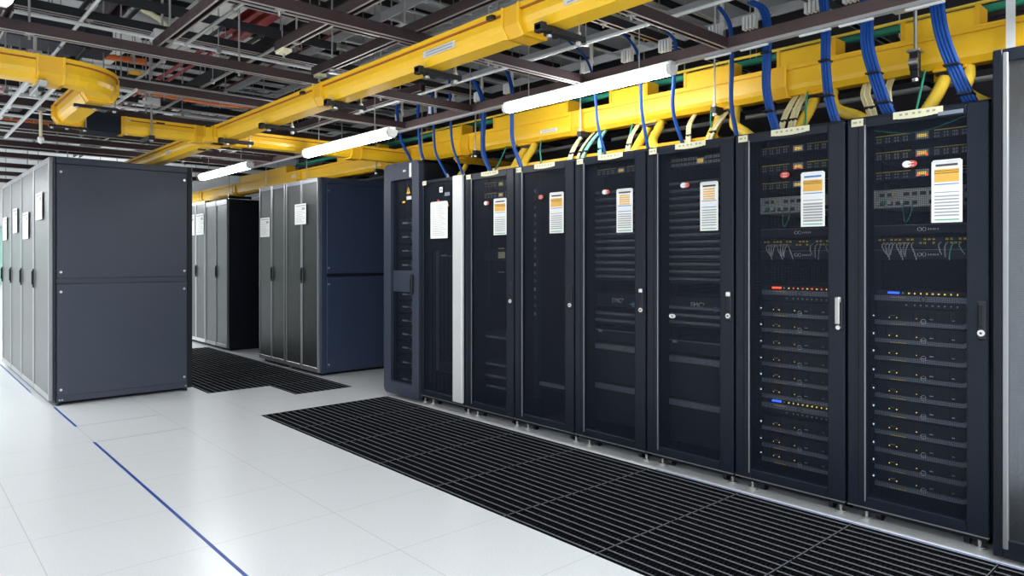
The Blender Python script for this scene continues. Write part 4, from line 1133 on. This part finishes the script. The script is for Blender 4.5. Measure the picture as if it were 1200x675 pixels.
b = MB(); b.tube([(0, 0, .03), (0, 0, .018), (0, 0, .0), (0, 0, -.018), (0, 0, -.026)], .020, 'palemetal', 12, sub=2, radii=lambda i: (.4, .75, 1, 1.05, 1, .9, .75, .5, .25)[min(i, 8)]); build('knob', b, t)
b = MB(); b.box(-.03, .03, -.015, .015, .215, .24, 'zinc'); b.cyl((0, 0, .24), (0, 0, 1.32), .004, 'zinc', 8); build('clip', b, t)
# black brackets under the short leg
for (y, lab) in ((4.93, 'black strap under the short raceway at the big elbow'), (5.80, 'black strap under the small far elbow')):
    t = thing('raceway_hanger', lab, 'hanger', (.96, y, ZB - .018), 0, 'hangers at the left raceway')
    b = MB(); b.box(-.11, .13, -.014, .014, -.008, .010, 'dark_steel', .002); build('bracket', b, t)
    b = MB()
    for x in (-.09, .0, .11): b.cyl((x, 0, -.018), (x, 0, -.006), .010, 'silver', 6)
    b.cyl((.115, 0, -.01), (.115, 0, .21), .006, 'zinc', 8); build('rod', b, t)

# ------------------------------------------------------------------ upper clutter
ladder('cable_ladder', 'small silver cable ladder below the left edge of the ceiling, beside the elbow', .63, .80, 5.0, 7.6, 2.36, 'palemetal', .4, .025, rail=.018)
ladder('cable_ladder', 'short silver ladder bracket just right of the big elbow', 1.10, 1.22, 5.0, 6.1, 2.385, 'palemetal', .2, .02, rail=.014)
ladder('cable_ladder', 'grey cable ladder high above the long raceway', 2.62, 3.05, .4, 11, 2.98, 'busway', .22, .07)
ladder('cable_ladder', 'dark cable ladder behind the right raceway', 4.40, 4.85, .2, 12, 2.42, 'dark_steel', .3, .06)
ladder('cable_ladder', 'dark cable ladder high behind the right raceway', 4.95, 5.45, .2, 12, 2.75, 'strut', .3, .06)
ladder('cable_ladder', 'dark cable ladder high over the left aisle', .15, .62, 1.5, 12.5, 2.86, 'dark_steel', .25, .07)
ladder('cable_ladder', 'dark cable ladder crossing high behind the elbow', 4.55, 5.05, -3.0, 2.4, 2.78, 'dark_steel', .25, .06, axis='x')
# second tier struts
for i, y in enumerate((1.7, 2.75, 3.75, 4.75, 6.0, 7.0, 8.2, 9.4, 10.6, 12.0)):
    strut_x(y, -3.8, 6.2, 2.66 + .05 * (i % 2), 'black steel strut in the upper tier, %s from the camera' % ORD[i], .05, .05, 'dark_steel', rods=(.9, 3.2, 4.9), group='black struts of the upper tier')
for i, x in enumerate((-2.2, -.3, 1.25, 2.42, 3.3, 5.3)):
    t = strut_y(x, .3, 13.8, 3.02 + .03 * (i % 3), 'dark steel beam high under the ceiling, %s from the left' % ORD[i], .09, .14, 'dark_steel' if i % 2 else 'strut', rods=(), group='dark beams under the ceiling', lip='joist')
# joists under the deck
j0 = None
for i in range(34):
    y = .35 + i * .40
    if j0 is None:
        b = MB(); b.box(-4.0, 6.5, -.010, .010, .09, .13, 'joist'); b.box(-4.0, 6.5, -.020, .020, .085, .092, 'joist'); b.box(-4.0, 6.5, -.020, .020, .123, .13, 'joist')
        o = j0 = build('ceiling_joist', b)
    else: o = j0.copy(); COL.objects.link(o)
    o.location = (0, y, 3.37); tag(o, 'one of the thin black joists under the pale ceiling deck', 'joist', 'black joists under the ceiling deck')
# pale panels hung high
for i, (x0, x1, y0, y1, s) in enumerate(((1.80, 2.02, 4.3, 6.9, 'pale concrete-grey panel high above the left raceway'), (1.30, 1.62, 6.2, 9.0, 'pale concrete-grey panel high behind the big elbow'), (3.10, 3.62, 1.2, 3.4, 'pale grey duct panel high right of the long raceway'))):
    t = thing('duct_panel', s, 'duct panel', (x0, y0, 3.16), 0)
    b = MB(); b.box(0, x1 - x0, 0, y1 - y0, 0, .16, 'conc', .01); build('panel', b, t)
    b = MB(); b.box(-.008, x1 - x0 + .008, (y1 - y0) * .5 - .02, (y1 - y0) * .5 + .02, -.008, .165, 'zinc'); build('seam_band', b, t)
# red pipes and girders
for i, (x, z, r, y0, y1, s) in enumerate(((2.06, 3.12, .017, 4.0, 12, 'red pipe high beside the pale panel, left one'), (2.13, 3.10, .016, 4.0, 12, 'thin red pipe high beside the pale panel'), (2.76, 3.14, .020, 4.8, 9.5, 'red pipe high above the long raceway'), (.95, 3.12, .03, 6.2, 12.8, 'red pipe high over the left cabinets'))):
    t = thing('red_pipe', s, 'pipe', (x, 0, z), 0, 'red pipes under the ceiling')
    b = MB(); b.cyl((0, y0, 0), (0, y1, 0), r, 'red', 14); build('pipe', b, t)
    b = MB()
    k = y0 + .6
    while k < y1: b.cyl((0, k - .03, 0), (0, k + .03, 0), r * 1.25, 'red', 14); k += 1.5
    build('pipe_joint', b, t)
t = thing('red_girder', 'red steel girder piece high under the ceiling left of the long raceway', 'girder', (2.20, 5.0, 3.14))
b = MB(); b.box(-.05, .05, 0, 1.0, 0, .014, 'red'); b.box(-.05, .05, 0, 1.0, .15, .164, 'red'); b.box(-.007, .007, 0, 1.0, .014, .15, 'red'); build('beam', b, t)
for y in (.1, .5, .9):
    for x in (-.03, .03):
        b = MB(); b.cyl((x, y, -.012), (x, y, .003), .010, 'zinc', 6); build('bolt', b, t)
for i, (y, z, x0, x1, s) in enumerate(((4.40, 2.98, 1.9, 3.3, 'orange conduit high above the long raceway'), (7.60, 2.96, 1.8, 3.1, 'orange conduit high beyond the junction'), (6.3, 2.92, .4, 1.6, 'orange conduit high behind the elbow'), (9.2, 2.8, .2, 1.5, 'orange conduit over the left cabinets'))):
    t = thing('orange_conduit', s, 'conduit', (0, y, z), 0, 'orange conduits under the ceiling')
    b = MB(); b.tube([(x0, 0, 0), ((x0 + x1) / 2, 0, -.02), (x1, 0, 0)], .026, 'orange', 10, sub=24, radii=lambda k: 1 if k % 2 else .86); build('pipe', b, t)
    b = MB()
    for x in (x0 + .1, x1 - .1):
        b = MB(); b.box(x - .012, x + .012, -.034, .034, -.03, .04, 'zinc'); b.cyl((x, 0, .03), (x, 0, 3.5 - z), .004, 'zinc', 6); build('clip', b, t)
# lagged grey pipe, yellow cable and yellow clips near the top left
t = thing('lagged_pipe', 'short grey lagged pipe with yellow tape end, high right of the elbow', 'pipe', (1.20, 5.15, 2.90))
b = MB(); b.cyl((0, 0, 0), (.30, 0, 0), .055, 'insul', 16); build('lagging', b, t)
b = MB(); b.cyl((.30, 0, 0), (.36, 0, 0), .058, 'amber', 16); b.cyl((.36, 0, 0), (.40, 0, 0), .05, 'palemetal', 16); build('tape_end', b, t)
b = MB(); b.tube([(1.08, 4.9, 2.93), (1.22, 5.0, 2.93), (1.36, 5.05, 2.90), (1.47, 5.12, 2.84)], .018, 'cream', 8)
tag(build('yellow_hose', b), 'pale yellow hose curving above the lagged pipe', 'hose')
for i, (x, y, z) in enumerate(((1.42, 5.9, 2.72), (1.22, 5.95, 2.60), (1.14, 5.9, 2.58))):
    b = MB(); b.box(-.04, .04, -.03, .03, -.012, .012, 'amber', .004); b.box(.04, .07, -.03, .03, -.014, .014, 'palemetal', .004); b.cyl((0, 0, .012), (0, 0, ROOF - z), .004, 'zinc', 6)
    tag(build('beam_clamp', b, None, (x, y, z)), 'yellow and silver clamp right of the elbow, %s from the top' % ORD[i], 'clamp', 'yellow clamps by the elbow')
# dark duct at the top left and thin bright conduits among the struts
t = thing('air_duct', 'dark navy rectangular duct crossing high at the top left of the picture', 'duct', (-1.6, 5.33, 2.70))
b = MB(); b.box(0, 2.75, 0, .30, 0, .16, 'panel_duct', .008); build('shell', b, t)
b = MB()
for x in (.9, 1.75, 2.6):
    b = MB(); b.box(x - .015, x + .015, -.012, .312, -.012, .172, 'dark_steel', .003); build('flange', b, t)
for i, (ax, c, a0, a1, z, m_, s_) in enumerate((
    ('x', 3.55, -1.5, 2.6, 2.62, 'zinc', 'silver conduit crossing above the left part of the long raceway'),
    ('x', 4.62, -1.5, 2.9, 2.64, 'palemetal', 'pale conduit crossing just beyond the big elbow line'),
    ('x', 5.62, .2, 3.2, 2.60, 'zinc', 'silver conduit crossing just short of the yellow cross raceway'),
    ('x', 6.70, .2, 3.2, 2.60, 'palemetal', 'pale conduit crossing beyond the yellow cross raceway'),
    ('x', 9.10, -.6, 3.2, 2.56, 'palemetal', 'pale conduit crossing over the left cabinets'),
    ('y', 1.40, 2.0, 8.5, 2.64, 'zinc', 'silver conduit running down the room above the short cross raceway'),
    ('y', .86, 3.6, 11.0, 2.70, 'palemetal', 'pale conduit running down the room above the left cabinets'),
    ('y', 1.93, 2.6, 9.5, 2.70, 'zinc', 'silver conduit running down the room left of the long raceway'),
    ('y', 3.10, 1.0, 9.0, 2.58, 'palemetal', 'pale conduit running between the two long raceways'),
    ('x', 2.45, 1.2, 3.9, 2.74, 'zinc', 'silver conduit crossing above the near batten light'))):
    t = thing('thin_conduit', s_, 'conduit', (0, c, z) if ax == 'x' else (c, 0, z), 0, 'thin conduits among the struts')
    b = MB()
    if ax == 'x': b.cyl((a0, 0, 0), (a1, 0, 0), .011, m_, 8)
    else: b.cyl((0, a0, 0), (0, a1, 0), .011, m_, 8)
    build('tube', b, t); k = a0 + .5
    while k < a1:
        p = (k, 0) if ax == 'x' else (0, k)
        b = MB(); b.box(p[0] - .014, p[0] + .014, p[1] - .014, p[1] + .014, -.016, .020, 'zinc', .002); b.cyl((*p, .015), (*p, 3.5 - z), .0035, 'zinc', 6); build('hanger', b, t); k += 1.3
for i, (x, y, z, s_) in enumerate(((1.30, 4.75, 2.66, 'small pale junction box above the big elbow'), (1.72, 6.6, 2.62, 'small pale junction box beyond the cross raceway'), (2.45, 3.75, 2.70, 'small pale junction box right of the long raceway near its label'), (3.20, 5.10, 2.62, 'small pale junction box between the lights, above the brown rail'))):
    t = thing('junction_box', s_, 'junction box', (x, y, z))
    b = MB(); b.box(-.06, .06, -.05, .05, 0, .07, 'palemetal', .006); build('body', b, t)
    b = MB(); b.box(-.055, .055, -.045, .045, -.006, .001, 'busway', .002); build('cover', b, t)
    b = MB(); b.cyl((0, 0, .06), (0, 0, 3.5 - z), .008, 'zinc', 8); build('stem', b, t)
# green pipe and yellow cable above the right raceway
b = MB(); b.tube([(4.16, .2, 2.565), (4.16, 3, 2.565), (4.16, 9, 2.565)], .022, 'green', 10, sub=3)
tag(build('green_pipe', b), 'green pipe running just above and behind the right raceway', 'pipe')
b = MB(); b.tube([(4.12, .2, 2.60), (4.12, 1.5, 2.59), (4.13, 3, 2.60), (4.12, 6, 2.59)], .010, 'gold', 8)
tag(build('yellow_cable', b), 'thin yellow cable lying beside the green pipe', 'cable')
# pale horizontal pipes seen below the right raceway
for i, (x, z, s) in enumerate(((4.55, 2.30, 'pale pipe seen under the right raceway, lower'), (4.8, 2.50, 'pale pipe seen under the right raceway, upper'))):
    b = MB(); b.tube([(x, .2, z), (x, 5, z), (x, 12, z)], .016, 'palemetal', 8, sub=2); tag(build('conduit_pipe', b), s, 'pipe', 'pale pipes behind the right raceway')
# busway with tap boxes
t = thing('busway', 'grey overhead busway with pale tap boxes, right of the long raceway', 'busway', (2.95, 0, 2.80))
b = MB(); b.box(-.05, .05, .5, 6.2, 0, .10, 'busway', .004); build('housing', b, t)
for y in (1.2, 2.1, 2.9, 3.7, 4.4):
    b = MB(); b.box(-.06, .07, y, y + .20, -.11, -.0, 'palemetal', .006); b.box(-.065, -.055, y + .03, y + .09, -.09, -.05, 'blue_ink'); build('tap_box', b, t)
b = MB(); b.box(-.045, .045, 2.2, 3.1, -.022, -.002, 'white'); o = build('white_cover', b, t)

# ------------------------------------------------------------------ fill lamps added outside the frame, laid out as batten rows, daylight-white room
def lamp(x, y, z, L, power, axis='y'):
    l = bpy.data.lights.new('fill_lamp', 'AREA'); l.shape = 'RECTANGLE'; l.size = .09; l.size_y = L; l.energy = power; l.color = (.94, .975, 1)
    o = bpy.data.objects.new('fill_lamp', l); COL.objects.link(o); o.location = (x, y, z)
    if axis == 'x': o.rotation_euler = (0, 0, PI / 2)
    l2 = l.copy(); l2.energy = power * .45                      # weaker upward copy, added to brighten the ceiling deck and clutter
    o2 = bpy.data.objects.new('fill_lamp', l2); COL.objects.link(o2); o2.location = (x, y, z + .03); o2.rotation_euler = (PI, 0, 0)
PWR = 62
for x, y in ((3.415, -.2), (3.415, -3.2), (.375, -.8), (.375, -3.6), (-2.4, -3), (-2.4, 1), (-2.4, 5), (-2.4, 9), (-.5, 7.5), (-.5, 10.6), (-.5, 13)):
    lamp(x, y, 2.40, 1.6, PWR)
lamp(3.0, 12.6, 2.40, 1.6, PWR)
w = bpy.data.worlds.new('World'); sc.world = w; w.use_nodes = True
w.node_tree.nodes['Background'].inputs[0].default_value = (.6, .65, .7, 1); w.node_tree.nodes['Background'].inputs[1].default_value = .05

# ------------------------------------------------------------------ camera
cd = bpy.data.cameras.new('camera'); cam = bpy.data.objects.new('camera', cd); COL.objects.link(cam)
cd.sensor_width = 36; cd.lens = 819.2 / 1200 * 36; cd.shift_y = -34.5 / 1200; cd.clip_start = .05
cam.location = (0, 0, 1.3); cam.rotation_euler = (PI / 2, 0, -math.atan2(.66759, .74453))
sc.camera = cam
sc.view_settings.view_transform = 'Standard'; sc.view_settings.look = 'None'; sc.view_settings.gamma = 1; sc.view_settings.use_curve_mapping = False
sc.view_settings.exposure = 0.07
try:
    sc.cycles.use_denoising = True; sc.cycles.max_bounces = 10; sc.cycles.transparent_max_bounces = 24
    sc.cycles.sample_clamp_indirect = 6
except Exception: pass
